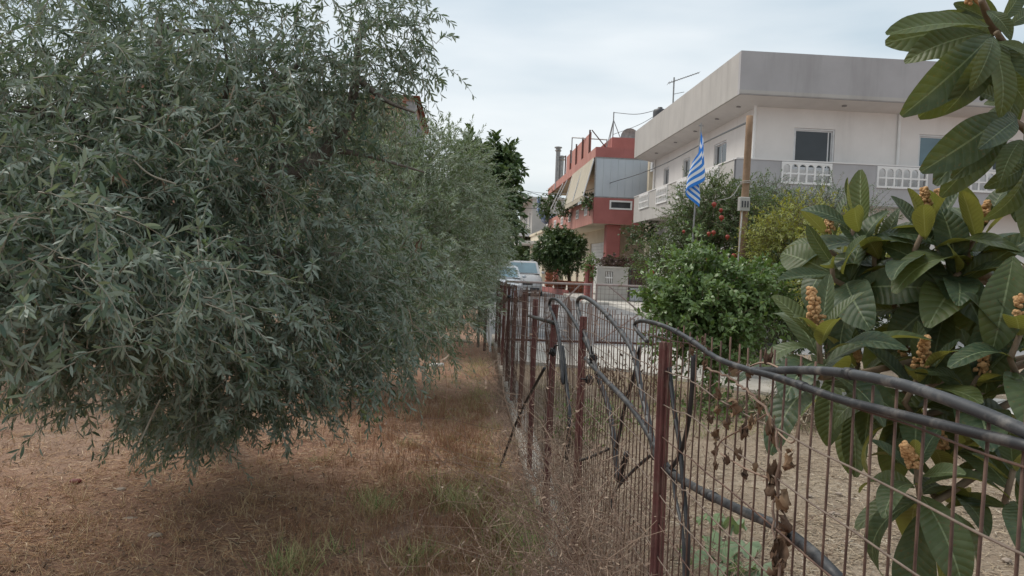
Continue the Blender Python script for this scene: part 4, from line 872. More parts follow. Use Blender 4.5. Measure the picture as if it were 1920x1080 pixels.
for k, (x_, y_, r_, lab) in enumerate(((-5.6, 9.2, 1.5, 'olive tree deep in the grove behind the big trunk'), (-8.5, 13.5, 1.8, 'distant olive tree at the left edge of the grove'), (-4.2, 15.5, 1.7, 'distant olive tree behind the second one of the row'), (-12.5, 17.5, 2.0, 'farthest olive tree at far left'), (-9, 22, 2.2, 'olive tree at the back of the grove'))):
    bl_ = [(x_, y_, 2.3, r_), (x_+r_*.7, y_-.3, 1.7, r_*.7), (x_-r_*.7, y_+.2, 1.8, r_*.7), (x_, y_, 3.3, r_*.7), (x_, y_-r_*.6, 1.5, r_*.6)]
    olive(60+k, bl_, (x_, y_, 0), [(x_, y_, 1.1), (x_+.5, y_, 2.4), (x_-.6, y_, 2.3), (x_, y_-.5, 2.8)], 900, lab, 'olive', .085, 18, .42, .1)
# --- generic leafy trees
def leafy(name, seed, blobs, base, forks, n, lab, leafm, L, Wr, nl, sh, cat='tree', group=None, up=.1, droop=.3, twig='twig_brown', r0=.06, ang=.95, curl=.2, shell=.4, outw=.6, rnd=.7, singles=0):
    rng = np.random.default_rng(seed); t = thing(name, base, lab, cat, group); limbs(t, rng, base, forks, twig, r0, .008)
    P = make_shoots(rng, blobs, n, sh, nl, droop=droop, outw=outw, rnd=rnd, up=up, shell=shell)
    crown(t, rng, P, leaves_on(rng, P, nl, L, L*Wr, ang=ang), leafm, twig, curl, .003, singles); return t
leafy('rubber_tree', 31, [blob(905,330,18,.55), blob(935,350,18,.35), blob(925,400,18,.5), blob(948,300,18,.22), blob(890,290,18,.25), blob(945,400,18,.25), blob(880,400,18.4,.7), blob(955,430,18.2,.16), blob(935,285,18,.15)],
      (-.4, 18.3, 0), [at(870, 500, 18.3), at(910, 350, 18), at(940, 330, 18), at(935, 420, 18)], 640, 'dark broad leaved rubber tree rising behind the olives', 'ficus', .21, .42, 13, .42, up=.5, ang=.8, r0=.1)
leafy("clipped_tree", 32, [blob(1030,470,42.5,.75), blob(1062,462,42.5,.85), blob(1046,452,43,.75), blob(1076,470,42,.55), blob(1021,475,43,.5), blob(1045,490,42.5,.6), blob(1070,492,42.3,.5), blob(1012,482,43,.3), blob(1086,455,42,.35), blob(1040,440,43,.4), blob(1020,458,43,.35)],
      (at(1068, 540, 42.5)[0], 42.5, .1), [at(1064, 495, 42.5), at(1040, 470, 42.5), at(1075, 465, 42.5), at(1055, 455, 42.6)], 900, 'round clipped dark green tree in front of the red house', 'mango', .2, .3, 14, .4, r0=.1)
# street-side and yard plants
leafy('citrus_tree', 33, [blob(1290,560,9.2,.42,1.2), blob(1350,540,9.2,.42,1.1), blob(1400,560,9.2,.42), blob(1330,610,9,.48,1.2), blob(1270,590,9,.36), blob(1390,600,9.1,.4), blob(1245,560,9.2,.26), blob(1440,550,9.3,.26), blob(1340,650,9,.32), blob(1290,640,9,.3), blob(1310,500,9.4,.3)],
      (at(1335, 600, 9.2)[0], 9.2, 0), [at(1335, 680, 9.2), at(1290, 580, 9.2), at(1360, 540, 9.2), at(1400, 570, 9.2), at(1330, 600, 9.1)], 1000, 'bright green citrus tree standing behind the wire fence', 'citrus', .085, .46, 13, .30, up=.45, twig='twig_brown', r0=.045, shell=.6, outw=.7, rnd=.6)
pome = leafy('pomegranate_tree', 34, [blob(1340,430,12.2,.75), blob(1300,480,12,.55), blob(1260,510,12,.42), blob(1390,470,12.2,.7), blob(1330,390,12.4,.5), blob(1235,490,12.2,.3), blob(1380,400,12.4,.5), blob(1440,420,12.6,.5), blob(1430,490,12.3,.55), blob(1290,430,12.2,.36)],
      (at(1350, 500, 12.3)[0], 12.3, 0), [at(1350, 540, 12.3), at(1320, 440, 12.2), at(1390, 430, 12.3), at(1270, 500, 12.1), at(1430, 470, 12.4)], 2600, 'pomegranate tree with red fruit in front of the wooden pole', 'pome', .055, .3, 18, .34, up=.3, r0=.05)
for px, py, s in ((1339,383,1.1), (1353,408,1.15), (1338,436,1), (1329,438,.9), (1364,444,1), (1376,480,1.25), (1362,485,1), (1348,488,1.05), (1329,488,1.3), (1332,498,.95), (1416,487,1), (1282,434,.7), (1399,451,.7), (1223,511,.95), (1285,525,.8), (1352,394,.9), (1600,522,1.3), (1610,530,1.1), (1416,300,.0)):
    if s == 0: continue
    Y = 11.2 if px < 1500 else 9.5; q = at(px, py, Y); a = Acc(); r = .032*s; ball(a, q, r, I2); V = a.v[-1]
    f = part('pomegranate', a, M['fruit'], pome, True); a = Acc(); lathe(a, [(r*.25, -.0), (r*.22, -.2*r), (r*.4, -.5*r)], q-np.array([0, 0, r*.92]), 7); part('calyx', a, M['fruit'], f)
leafy('yellow_shrub', 35, [blob(1480,450,10.6,.45), blob(1510,420,10.8,.36), blob(1440,455,10.6,.3), blob(1545,440,10.6,.35), blob(1470,500,11,.4), blob(1510,480,11,.4), blob(1455,470,11.2,.3)],
      (at(1485, 500, 11.2)[0], 11.2, 0), [at(1485, 560, 11.2), at(1480, 460, 11.1), at(1505, 440, 11.2)], 900, 'yellow green shrub between the pomegranate and the loquat', 'yellow', .055, .3, 16, .32, cat='shrub', up=.5, r0=.03)
leafy('yellow_shrub', 36, [blob(1560,500,8.6,.3), blob(1545,540,8.6,.25), blob(1590,470,8.8,.3), blob(1620,520,8.8,.3), blob(1530,455,8.9,.2)],
      (at(1575, 520, 8.7)[0], 8.7, 0), [at(1575, 600, 8.7), at(1560, 510, 8.6), at(1595, 490, 8.8)], 480, 'yellowish flowering shrub right behind the loquat leaves', 'yellow', .04, .34, 18, .22, cat='shrub', up=.3, r0=.025)
leafy('dark_shrub', 37, [blob(1470,560,10.2,.5), blob(1520,590,10,.5), blob(1560,560,10,.6), blob(1620,560,10.2,.7), blob(1500,520,10.5,.5), blob(1640,480,11,.6), blob(1450,600,10,.3), blob(1690,560,10,.7)],
      (at(1550, 560, 10.2)[0], 10.2, 0), [at(1550, 620, 10.2), at(1490, 560, 10.2), at(1620, 540, 10.3)], 1500, 'dense dark green shrub in the shade behind the loquat', 'dark', .07, .4, 14, .25, cat='shrub', r0=.04)
leafy('grey_shrub', 38, [blob(1440,400,13.4,.5), blob(1480,390,13.6,.4), blob(1550,390,13.6,.45), blob(1520,420,13.5,.4), blob(1600,410,13.6,.5), blob(1440,360,13.6,.2)],
      (at(1490, 450, 13.5)[0], 13.5, 0), [at(1490, 500, 13.5), at(1450, 400, 13.5), at(1540, 400, 13.6)], 900, 'loose blue green tree against the grey balcony right of the pole', 'olive', .05, .3, 16, .4, up=.6, shell=.6, r0=.04)
leafy('climbing_vine', 39, [blob(1215,432,33,.35), blob(1190,440,34,.35), blob(1225,450,33,.3), blob(1185,470,34,.3)], (at(1190, 540, 34)[0], 34.2, .1), [at(1188, 500, 34), at(1200, 440, 33.6), at(1220, 435, 33)], 110, 'vine climbing in the passage between the two houses', 'dark', .13, .7, 8, .4, cat='vine', r0=.04)
leafy('potted_shrub', 40, [blob(1105,495,34.4,.32), blob(1112,487,34.4,.22), blob(1108,510,34.2,.25)], (at(1105, 505, 34.4)[0], 34.4, 1.5), [at(1105, 500, 34.4), at(1108, 490, 34.4)], 90, 'light green shrub growing on the red gate pillar', 'citrus', .1, .5, 9, .25, cat='shrub', r0=.03)
M['purple'] = leafmat('purple_leaf', [(.06,.025,.03), (.09,.03,.045), (.05,.04,.03)], (.1,.05,.06), .5, .25)
leafy('purple_shrub', 41, [blob(1135,490,35.2,.3), blob(1150,493,35.2,.3), blob(1170,496,35.2,.3)], (at(1150, 505, 35.2)[0], 35.2, .5), [at(1150, 500, 35.2), at(1138, 490, 35.2), at(1168, 494, 35.2)], 110, 'dark purple shrub above the pale yard wall', 'purple', .12, .5, 9, .3, cat='shrub', r0=.03)
leafy('balcony_plant', 42, [blob(1107,375,38.6,.35), blob(1105,385,38.6,.3)], (at(1106, 388, 38.6)[0], 38.6, 4.3), [at(1106, 385, 38.6), at(1107, 370, 38.6)], 70, 'green plant on the balcony corner beside the awning', 'mango', .12, .5, 9, .3, cat='plant', r0=.02)
leafy('balcony_plant', 43, [blob(1061,391,46,.5), blob(1056,393,46.5,.35)], (at(1060, 398, 46)[0], 46, 4.6), [at(1060, 396, 46), at(1062, 388, 46)], 80, 'dark bushy plant hanging over the red balcony edge', 'dark', .14, .5, 9, .3, cat='plant', r0=.02)
leafy('balcony_plant', 44, [blob(1027,385,57,.75), blob(1032,372,57,.6), blob(1024,398,57.5,.5)], (at(1028, 402, 57)[0], 57, 4.6), [at(1028, 398, 57), at(1030, 375, 57)], 110, 'tall green plant at the far end of the red balcony', 'mango', .2, .5, 9, .4, cat='plant', r0=.02)
# far trees at the end of the street
for k, (px, py, Y, r, lm, lab) in enumerate(((975,450,88,2.0,'dark','dark tree at the far end of the street'), (990,470,80,1.5,'pome','lower green tree at the far end of the street'), (940,440,95,3.2,'olive','grey green tree far behind the parked cars'), (860,430,100,5.0,'dark','big dark tree far behind the olive row'))):
    q = at(px, py, Y); leafy('far_tree', 50+k, [(q[0], Y, q[2], r), (q[0]+r*.8, Y, q[2]-r*.5, r*.7), (q[0]-r*.8, Y+.5, q[2]-r*.4, r*.8), (q[0], Y, q[2]-r*1.2, r*.9)], (q[0], Y, 0), [(q[0], Y, max(.8, q[2]-r*1.3)), (q[0], Y, q[2]), (q[0]+r*.6, Y, q[2]-r*.4)], 260, lab, lm, .4, .5, 10, .9, group='trees at the end of the street', r0=.2)
q = at(985.5, 432, 80); t = thing('palm_tree', (q[0], 80, 0), 'small slender palm rising above the far trees', 'tree')
a = Acc(); tube(a, [[q[0], 80, 0], [q[0], 80, q[2]]], .12, 8); part('trunk', a, M['bark'], t)
for k in range(9):
    an = k*2*PI/9; a = Acc(); P = np.array([[q[0]+math.cos(an)*s*1.0, 80+math.sin(an)*s*1.0, q[2]+.5*s-.9*s*s] for s in np.linspace(0, 1, 7)]); lvp = leaves_on(np.random.default_rng(k), P[None], 24, .4, .05, ang=.9); add_leaves(a, lvp, np.random.default_rng(k)); tube(a, P, .02, 4); part('frond', a, M['dark'], t)

# ------------------------------------------------------------------ loquat
def loquat_mesh(k, bend, fold, wav, wr):
    nu, nv = 7, 18; V = []; UV = []; y = z = 0.0; ang0 = .25
    for j in range(nv):
        v = j/(nv-1); th = ang0-bend*v**1.2
        if j: y += math.cos(th)/(nv-1); z += math.sin(th)/(nv-1)
        w_ = wr*.5*(math.sin(PI*min(1, (v*.96+.02))**1.12)**.72)*(1 if v > .05 else .35)
        for i in range(nu):
            u = i/(nu-1)*2-1; rib = .0035*math.sin(2*PI*(6.5*v-abs(u)*.9))*abs(u)*(1-abs(u)*.3)
            zz = z+fold*abs(u)*w_+rib+wav*math.sin(7*v+2.2*k+u)*abs(u)*w_
            V.append([u*w_, y-math.sin(th)*0, zz]); UV.append((i/(nu-1), v))
    F = [[j*nu+i, j*nu+i+1, j*nu+nu+i+1, j*nu+nu+i] for j in range(nv-1) for i in range(nu-1)]
    me = bpy.data.meshes.new('leaf'); me.from_pydata(V, [], F); uv = me.uv_layers.new(name='UVMap')
    li = np.zeros(len(me.loops), dtype=np.int32); me.loops.foreach_get('vertex_index', li); uv.data.foreach_set('uv', np.array(UV, dtype=np.float32)[li].ravel())
    me.polygons.foreach_set('use_smooth', np.full(len(F), True)); me.materials.append(M['loquat']); return me
LQ = [loquat_mesh(k, b, f, wv, wr) for k, (b, f, wv, wr) in enumerate(((.5,.30,.1,.38), (.9,.22,.14,.40), (1.3,.3,.1,.39), (1.9,.18,.14,.42), (.2,.42,.08,.34), (1.1,.12,.2,.44)))]
rng = np.random.default_rng(77)
lbase = np.array([2.15, 1.9, 0.0]); lq = thing('loquat_tree', lbase, 'loquat tree with big ribbed leaves leaning over the fence at right', 'tree')
linv = Matrix.Translation(-lq.location)
def lleaf(pos, d, n, L, k, wd=1.0):
    d = unit(np.asarray(d, float)); n = np.asarray(n, float); n = unit(n-d*n.dot(d)); s = np.cross(d, n)
    o = bpy.data.objects.new('leaf', LQ[k]); COL.objects.link(o); o.parent = lq; o.matrix_parent_inverse = linv
    o.matrix_basis = Matrix([[s[i]*L*wd, d[i]*L, n[i]*L, pos[i]] for i in range(3)]+[[0, 0, 0, 1]]); return o
hub = np.array([2.0, 1.9, 1.35]); a = Acc(); P = spline([lbase-np.array([0, 0, .1]), lbase+np.array([.03, .05, .7]), hub], 12); tube(a, P, np.linspace(.07, .05, len(P)), 10); part('trunk', a, M['bark'], lq, True)
def rosette(px, py, Y, axis, n, L, spread=1.0, flower=None, rot=0, bare=0, dmin=.55, dmax=1.8, via=None):
    c = at(px, py, Y); ax = unit(np.asarray(axis, float)); ref = unit(np.cross(ax, [.3, .9, .2])); bb = np.cross(ax, ref)
    a = Acc(); mid = via if via is not None else (hub+c)/2+np.array([0, 0, .05]); P = spline([hub, mid, c-ax*.10, c], 20); tube(a, P, np.linspace(.016, .0055, len(P)), 7); part('branch', a, M['twig_brown'], lq, True)
    for k in range(n):
        f = k/max(1, n-1); ph = rot+k*2.39996+rng.normal(0, .15); el = dmin+(dmax-dmin)*f*spread+rng.normal(0, .1)
        sd = ref*math.cos(ph)+bb*math.sin(ph); d = ax*math.cos(el)+sd*math.sin(el); nrm = ax*math.sin(el)-sd*math.cos(el)+rng.normal(0, .12, 3)
        if nrm[2] < -.2 and el < 1.2: pass
        p = c-ax*(.11*f)+sd*.008; l = L*(.55+.55*min(1, f*1.6))*(.85+.3*rng.random())
        kind = int(rng.choice([0, 4, 1])) if f < .35 else int(rng.choice([1, 2, 3, 5, 2]))
        lleaf(p, d+np.array([0, 0, -.1*f]), nrm, l, kind, rng.uniform(.82, 1.12))
    if flower: panicle(c, ax, flower)
def panicle(c, ax, size):
    a = Acc(); size *= 1.1; n = int(95*size/.07); tip = unit(ax*.9+rng.normal(0, .18, 3)); sd0 = unit(np.cross(tip, [.2, .5, .7])); sd1 = np.cross(tip, sd0)
    tube(a, [c-ax*.01, c+tip*size], .0028, 5)
    for k in range(n):
        s = rng.random()**.8; r = .017*(1-.7*s)*(size/.07)**.6; ph = rng.uniform(0, 2*PI); q = c+tip*(size*(.12+.95*s))+(sd0*math.cos(ph)+sd1*math.sin(ph))*r*rng.uniform(.5, 1.1)
        ball(a, q, .0030+.0020*rng.random(), I1)
    part('flower_cluster', a, M['bud'], lq, True)
up = (0, 0, 1)
def leaf_px(x0, y0, x1, y1, Y, k, dY=0.0, facing=(-.1, -.85, .22), sc=1.08):
    p, q = at(x0, y0, Y), at(x1, y1, Y+dY); d = q-p; lleaf(p, d+np.array([0, 0, .12])*np.linalg.norm(d)*(k in (1, 2, 5)), np.array(facing)+rng.normal(0, .3, 3), np.linalg.norm(d)*sc, (k, 2, 1, 0)[int(rng.integers(0, 4))] if k != 4 else 4, rng.uniform(.78, 1.0))
for A_ in (((1985,330), (1930,250), (1880,215)), ((1985,330), (1925,150), (1868,60)), ((1868,60), (1850,25), (1840,0)), ((1985,330), (1940,330), (1915,330))):
    a = Acc(); P_ = spline([at(x, y, 1.5-.03*i) for i, (x, y) in enumerate(A_)], 16); tube(a, P_, np.linspace(.011, .006, len(P_)), 7); part('branch', a, M['twig_brown'], lq, True)
a = Acc(); P_ = spline([hub, hub+np.array([-.35, -.2, .25]), at(1985, 330, 1.5)], 14); tube(a, P_, np.linspace(.02, .011, len(P_)), 7); part('branch', a, M['twig_brown'], lq, True)
for x0, y0, x1, y1, Y, k, dY in ((1855,50,1676,88,1.46,1,0), (1850,62,1705,100,1.5,0,.03), (1858,66,1730,215,1.43,1,-.03), (1852,80,1812,205,1.4,5,-.03), (1862,70,1842,145,1.38,0,-.05), (1868,60,1760,95,1.55,5,.05),
        (1890,195,1795,172,1.42,4,0), (1888,214,1762,325,1.4,1,-.03), (1892,235,1800,322,1.43,0,-.02), (1905,225,1842,288,1.36,5,-.04), (1915,262,1878,325,1.38,1,-.03), (1895,205,1835,215,1.5,0,.04),
        (1850,35,1792,8,1.5,0,.02), (1872,40,1808,-8,1.52,4,.02), (1878,40,1912,-15,1.5,0,.02), (1870,80,1930,115,1.42,1,0), (1875,120,1925,205,1.4,5,-.02), (1864,90,1890,205,1.38,0,-.04), (1905,160,1880,260,1.45,1,0), (1910,120,1945,60,1.45,0,0),
        (1925,300,1895,420,1.36,1,-.03), (1930,310,1850,350,1.42,0,0), (1935,320,1930,440,1.34,5,-.03), (1920,235,1950,330,1.36,0,0), (1850,20,1890,55,1.44,5,-.04)):
    leaf_px(x0, y0, x1, y1, Y, k, dY)
    jx, jy = rng.normal(0, 16, 2); leaf_px(x0+jx*.4+6, y0+jy*.4, x1+jx+14, y1+jy+8, Y+.07, k, dY)
panicle(at(1838, 6, 1.48), unit(np.array([-.5, 0, .8])), .05)
rosette(1735, 425, 1.62, (-.2, -.2, 1), 13, .175, .95, .07, .6)
rosette(1770, 405, 1.80, (.05, .1, 1), 9, .16, .9, .055, 2.2)
rosette(1842, 425, 1.60, (.1, -.1, 1), 13, .19, .95, .05, 4)
rosette(1640, 470, 1.72, (-.55, -.1, .8), 12, .185, 1.0, None, 2.9)
rosette(1555, 440, 1.95, (-.6, 0, .8), 8, .17, .8, .045, 1.1)
rosette(1800, 510, 1.58, (-.2, -.6, .6), 13, .20, 1.0, None, .2)
rosette(1690, 540, 1.8, (-.4, -.4, .7), 12, .19, 1.0, None, 1.9)
rosette(1535, 625, 1.5, (-.25, -.3, 1), 15, .175, .95, .08, .9)
rosette(1560, 500, 1.7, (-.7, -.3, .5), 11, .19, 1.0, None, 1.7)
rosette(1600, 420, 1.75, (-.6, -.2, .7), 10, .18, .95, None, 3.1)
rosette(1725, 700, 1.52, (-.1, -.25, 1), 13, .165, .95, .07, 2.4)
rosette(1700, 670, 1.7, (-.2, .1, 1), 9, .15, .95, .05, .4)
rosette(1835, 705, 1.48, (.0, -.3, 1), 12, .17, .95, .05, 3.3)
rosette(1915, 620, 1.42, (-.2, -.3, .9), 12, .18, .95, .06, 5)
rosette(1610, 680, 1.75, (-.3, -.1, .9), 10, .16, 1.0, .035, 4.4)
rosette(1718, 872, 1.38, (-.3, -.25, .9), 15, .165, 1.05, .06, 1.4, dmax=2.5)
rosette(1775, 850, 1.5, (.1, -.1, 1), 9, .15, .9, .05, 0)
rosette(1900, 880, 1.36, (-.3, -.3, .8), 9, .15, 1.0, None, 2)
for px, py, Y, L, dx in ((1640,700,1.7,.17,-.2), (1560,700,1.75,.17,-.1), (1600,760,1.7,.16,0), (1680,770,1.65,.17,-.1), (1870,560,1.5,.2,-.2), (1760,560,1.7,.2,-.1), (1830,600,1.65,.19,.1), (1900,480,1.45,.2,-.3)):
    lleaf(at(px, py, Y), (dx, -.2, -1), (-.5, -.85, .25), L, int(rng.choice([0, 1, 4])))

# ------------------------------------------------------------------ wire fence
M['post_red'] = surf('faded_red_post_paint', (.125,.05,.046), (.18,.072,.064), .75, 9, 60, .8, .004, stain=((.20,.14,.11), .9, 26))
M['wire'] = surf('rusty_wire', (.075,.042,.032), (.15,.09,.065), .8, 30, 200, .5, .001, .2)
M['wire_pale'] = surf('weathered_wire', (.13,.095,.075), (.22,.17,.135), .7, 30, 200, .4, .001, .2)
rng = np.random.default_rng(5)
fence = thing('wire_fence', (fx(8), 8, 0), 'rusty wire mesh fence on red iron posts between grove and garden', 'fence')
PYS = [1.80, 3.16, 4.40, 5.62, 7.0, 8.4, 9.8, 11.3, 12.9, 14.6]
def ztop(Y): return 1.495-.0165*Y
SPAN = [.3]+PYS+[15.25]; AMP = [.004, .016, .045, .06, .05, .05, .05, .05, .05, .05, .05]
def bulge(Y, z):
    k = np.clip(np.searchsorted(SPAN, Y)-1, 0, len(AMP)-1); s0 = np.array(SPAN)[k]; s1 = np.array(SPAN)[k+1]; f = np.clip((Y-s0)/(s1-s0), 0, 1)
    return np.array(AMP)[k]*np.sin(f*2*PI+k*1.3)*(.5+.5*np.sin(z*3+k))+np.array(AMP)[k]*.5*np.sin(f*PI)
for k, y in enumerate(PYS):
    x = fx(y)+(.0 if k % 2 else .004); lean = rng.normal(0, .006); zt = ztop(y)-.045+rng.uniform(-.012, .012); h = .0165
    a = Acc()
    # rolled T-section: broad flange with two raised ribs and a web behind
    prof = [(-h, -.004), (-h*.5, -.004), (-h*.42, -.009), (-h*.2, -.009), (-h*.12, -.004), (h*.12, -.004), (h*.2, -.009), (h*.42, -.009), (h*.5, -.004), (h, -.004), (h, 0), (.003, 0), (.003, .026), (-.003, .026), (-.003, 0), (-h, 0)]
    n = len(prof); sc_ = .95 if k < 2 else 1.1
    V = [[x+lean*q+p*sc_, y+d*sc_, z] for q, z in ((0, 0), (1, zt)) for p, d in prof]
    a.add(V, [np.array([[i, (i+1) % n, n+(i+1) % n, n+i] for i in range(n)]), np.array([list(range(n, 2*n))])]); part('post', a, M['post_red'] if k < 3 or k % 2 else M['rust_brown'], fence)
ys = np.arange(.36, 15.2, .0502); far_ = []
for k, y in enumerate(ys):
    zz = np.linspace(.11, ztop(y)+rng.uniform(-.006, .012), 9); X = fx(y)+bulge(np.full(9, y), zz)+.004+rng.normal(0, .0012, 9); Yv = y+rng.normal(0, .003)+(zz-1.5)*(-.012*max(0, 1.6-y))
    P = np.stack([X, np.broadcast_to(Yv, 9), zz], -1)
    if y < 6.5: a = Acc(); tube(a, P, .0017, 6); part('upright_wire', a, M['wire'], fence, True)
    else: far_.append(P)
a = Acc(); btubes(a, np.array(far_), .0017, 4); o = part('distant_upright_wires', a, M['wire'], fence); o['kind'] = 'stuff'
yy = np.concatenate([np.arange(.3, 3, .025), np.arange(3, 15.25, .05)])
for k in range(19):
    z = ztop(yy)-.036-.0735*k; z = z+.006*np.sin(yy*4.5+k)*(yy > 1.6)+.004*(vnoise(yy*9, yy*0+k, 3)-.5)
    if k < 3: z = z+.01*np.exp(-((yy-1.55)/.12)**2)
    X = fx(yy)+bulge(yy, z)-.0008; a = Acc(); tube(a, np.stack([X, yy, z], -1), .0015, 5); part('cross_wire', a, M['wire_pale'] if k % 3 else M['wire'], fence, True)
# far corner posts of the grove fence, white stake
for px, py, lab in ((908, 662, 'thin brown stake at the edge of the olives beside the white stake'), (896, 655, 'grey stake half hidden by the olive shoots')):
    q = atZ(px, py); a = Acc(); tube(a, [q, q+np.array([.0, 0, .92])], .028, 6); tag(part('stake', a, M['rust_brown'] if px == 908 else M['bark']), lab, 'stake')
q = atZ(920, 665); tp = at(914, 570, q[1]+.05); a = Acc(); tube(a, [q-np.array([0, 0, .05]), tp], .022, 8); tag(part('stake', a, M['white_paint']), 'slim white stake leaning at the end of the grove', 'stake')
q0, q1 = atZ(828, 640, .12), atZ(884, 642, .18); a = Acc(); P = spline([q0, (q0+q1)/2+np.array([0, .05, .02]), q1], 12); tube(a, P, np.linspace(.035, .022, len(P)), 7); tag(part('cut_branch', a, M['twig']), 'pale cut branch lying under the far olives', 'branch')

# ------------------------------------------------------------------ irrigation pipes on the fence
M['pipe'] = surf('dusty_black_pipe', (.014,.015,.017), (.03,.031,.034), .5, 14, 120, .25, .001, stain=((.18,.165,.15), .75, 22))
M['pipe_grey'] = surf('sun_bleached_pipe', (.025,.027,.03), (.05,.052,.056), .5, 14, 120, .25, .001, stain=((.22,.205,.185), .8, 22))
def pipe(name, pts, r, lab, m='pipe', dx=0.0, n=60, joints=()):
    P = []
    for p in pts:
        X = p[2] if len(p) > 2 else .47+dx
        P.append(atX(p[0], p[1], X))
    P = spline(P, n); cat = 'pipe' if 'pipe' in name else 'hose'; o0 = P[0]
    a = Acc(); tube(a, P, r, 10)
    o = tag(part(name, a, M[m], None, True), lab, cat, 'black irrigation pipes on the fence')
    for j in joints:
        i = int(j*(len(P)-2)); a = Acc(); tube(a, [P[i]-(P[i+1]-P[i])*.3, P[i+1]], r*1.22, 10); part('joint', a, M['pipe'], o, True)
    return o
pipe('irrigation_pipe', [(1405,694,.485), (1440,695,.48), (1500,694,.475), (1580,699), (1680,718), (1760,743), (1850,777), (1960,826)], .0062, 'thick black pipe lying highest on the fence at right', 'pipe_grey', 0, 60, (.55,))
pipe('irrigation_pipe', [(1213,640), (1196,622), (1190,609), (1200,602), (1225,605), (1262,619), (1300,641), (1345,672), (1400,692), (1450,705), (1500,722), (1570,747), (1650,768), (1740,790), (1830,812), (1950,842)], .0052, 'long black pipe along the fence top curled over the near red post', 'pipe', -.006, 90, (.35, .42, .74))
pipe('irrigation_pipe', [(1112,672), (1098,630), (1085,585), (1083,565), (1092,557), (1110,565), (1140,592), (1172,632), (1190,668), (1200,720), (1216,790), (1228,860)], .0085, 'black pipe arched over the fence between the two near posts', 'pipe_grey', .03, 70, (.62,))
pipe('irrigation_pipe', [(1055,720), (1050,650), (1042,605), (1030,572), (1032,562), (1044,562), (1062,580), (1086,618), (1108,662), (1120,700)], .0085, 'smaller black pipe arch left of the middle red post', 'pipe', .03, 60)
pipe('irrigation_pipe', [(1098,672), (1135,712), (1185,765), (1226,830), (1256,882), (1300,912), (1350,938), (1400,962), (1460,988), (1520,1032), (1580,1092)], .0085, 'straight black pipe sloping low along the fence towards the right', 'pipe_grey', .025, 60, (.62, .75))
pipe('drip_hose', [(1255,690), (1263,760), (1275,840), (1283,930), (1290,1010), (1287,1100)], .0055, 'black hose hanging straight down right of the near red post', 'black', .02, 40)
pipe('drip_hose', [(1300,664), (1298,720), (1291,790), (1276,850), (1258,878)], .005, 'short black hose hanging from the joint of the upper pipe', 'black', .02, 30)
pipe('drip_hose', [(1262,885), (1266,930), (1280,1000), (1283,1085)], .004, 'greyish hose running down below the sloping pipe', 'pipe_grey', .03, 30)
pipe('drip_hose', [(1054,650), (1062,720), (1068,790), (1062,860)], .010, 'black hose hanging under the small arch', 'black', .05, 30)
pipe('drip_hose', [(1118,700), (1140,760), (1152,830), (1160,900), (1175,850)], .0095, 'black hose bundle hanging between the near and middle post', 'black', .05, 30)
pipe('drip_hose', [(1200,650), (1190,700), (1172,760), (1158,830), (1150,850)], .006, 'thin black hose crossing behind the mesh', 'black', .05, 30)
pipe('drip_hose', [(1225,850), (1190,880), (1150,925), (1148,955)], .0045, 'loose black hose end curling above the dry weeds', 'pipe', .03, 24)
pipe('drip_hose', [(1080,865), (1105,858), (1140,842)], .0055, 'black hose bit tied level to the middle post', 'pipe', .03, 16)
pipe('drip_hose', [(992,592), (1012,598), (1042,606)], .0125, 'black pipe stub poking through the fence', 'pipe', .04, 16)
pipe('drip_hose', [(955,556), (949,562), (944,568)], .02, 'black hose stub on the far gate post', 'pipe', .05, 10)
# black ties where the arches cross
def tie(px, py, X, s, lab):
    c = atX(px, py, X); a = Acc(); r_ = np.random.default_rng(int(px)); ball(a, c, np.array([.8, 1, 1.2])*s, I2); V = a.v[-1]; V += r_.normal(0, s*.12, V.shape)
    for k in range(3): e = c+r_.normal(0, s*1.2, 3)+np.array([0, 0, s*.4]); tube(a, spline([c, (c+e)/2+r_.normal(0, s*.3, 3), e], 8), s*.22, 5)
    tag(part('pipe_tie', a, M['black'], None, True), lab, 'tie', 'black ties on the pipes')
tie(1113, 672, .5, .017, 'knot of black rubber strips tying the arched pipe'); tie(1037, 660, .5, .02, 'pointed black scrap tied on the smaller pipe arch'); tie(1105, 712, .51, .018, 'lower black knot on the sloping pipe')
# black rod leaning from the fence to the grove floor
g0 = atZ(937, 878, .02); g1 = atX(1021, 690, .50); a = Acc(); P = spline([g0, (g0*.45+g1*.55)+np.array([-.015, 0, .03]), g1], 24); tube(a, P, .0095, 8); tag(part('leaning_hose', a, M['black'], None, True), 'stiff black hose leaning from the fence down to the grass', 'hose')

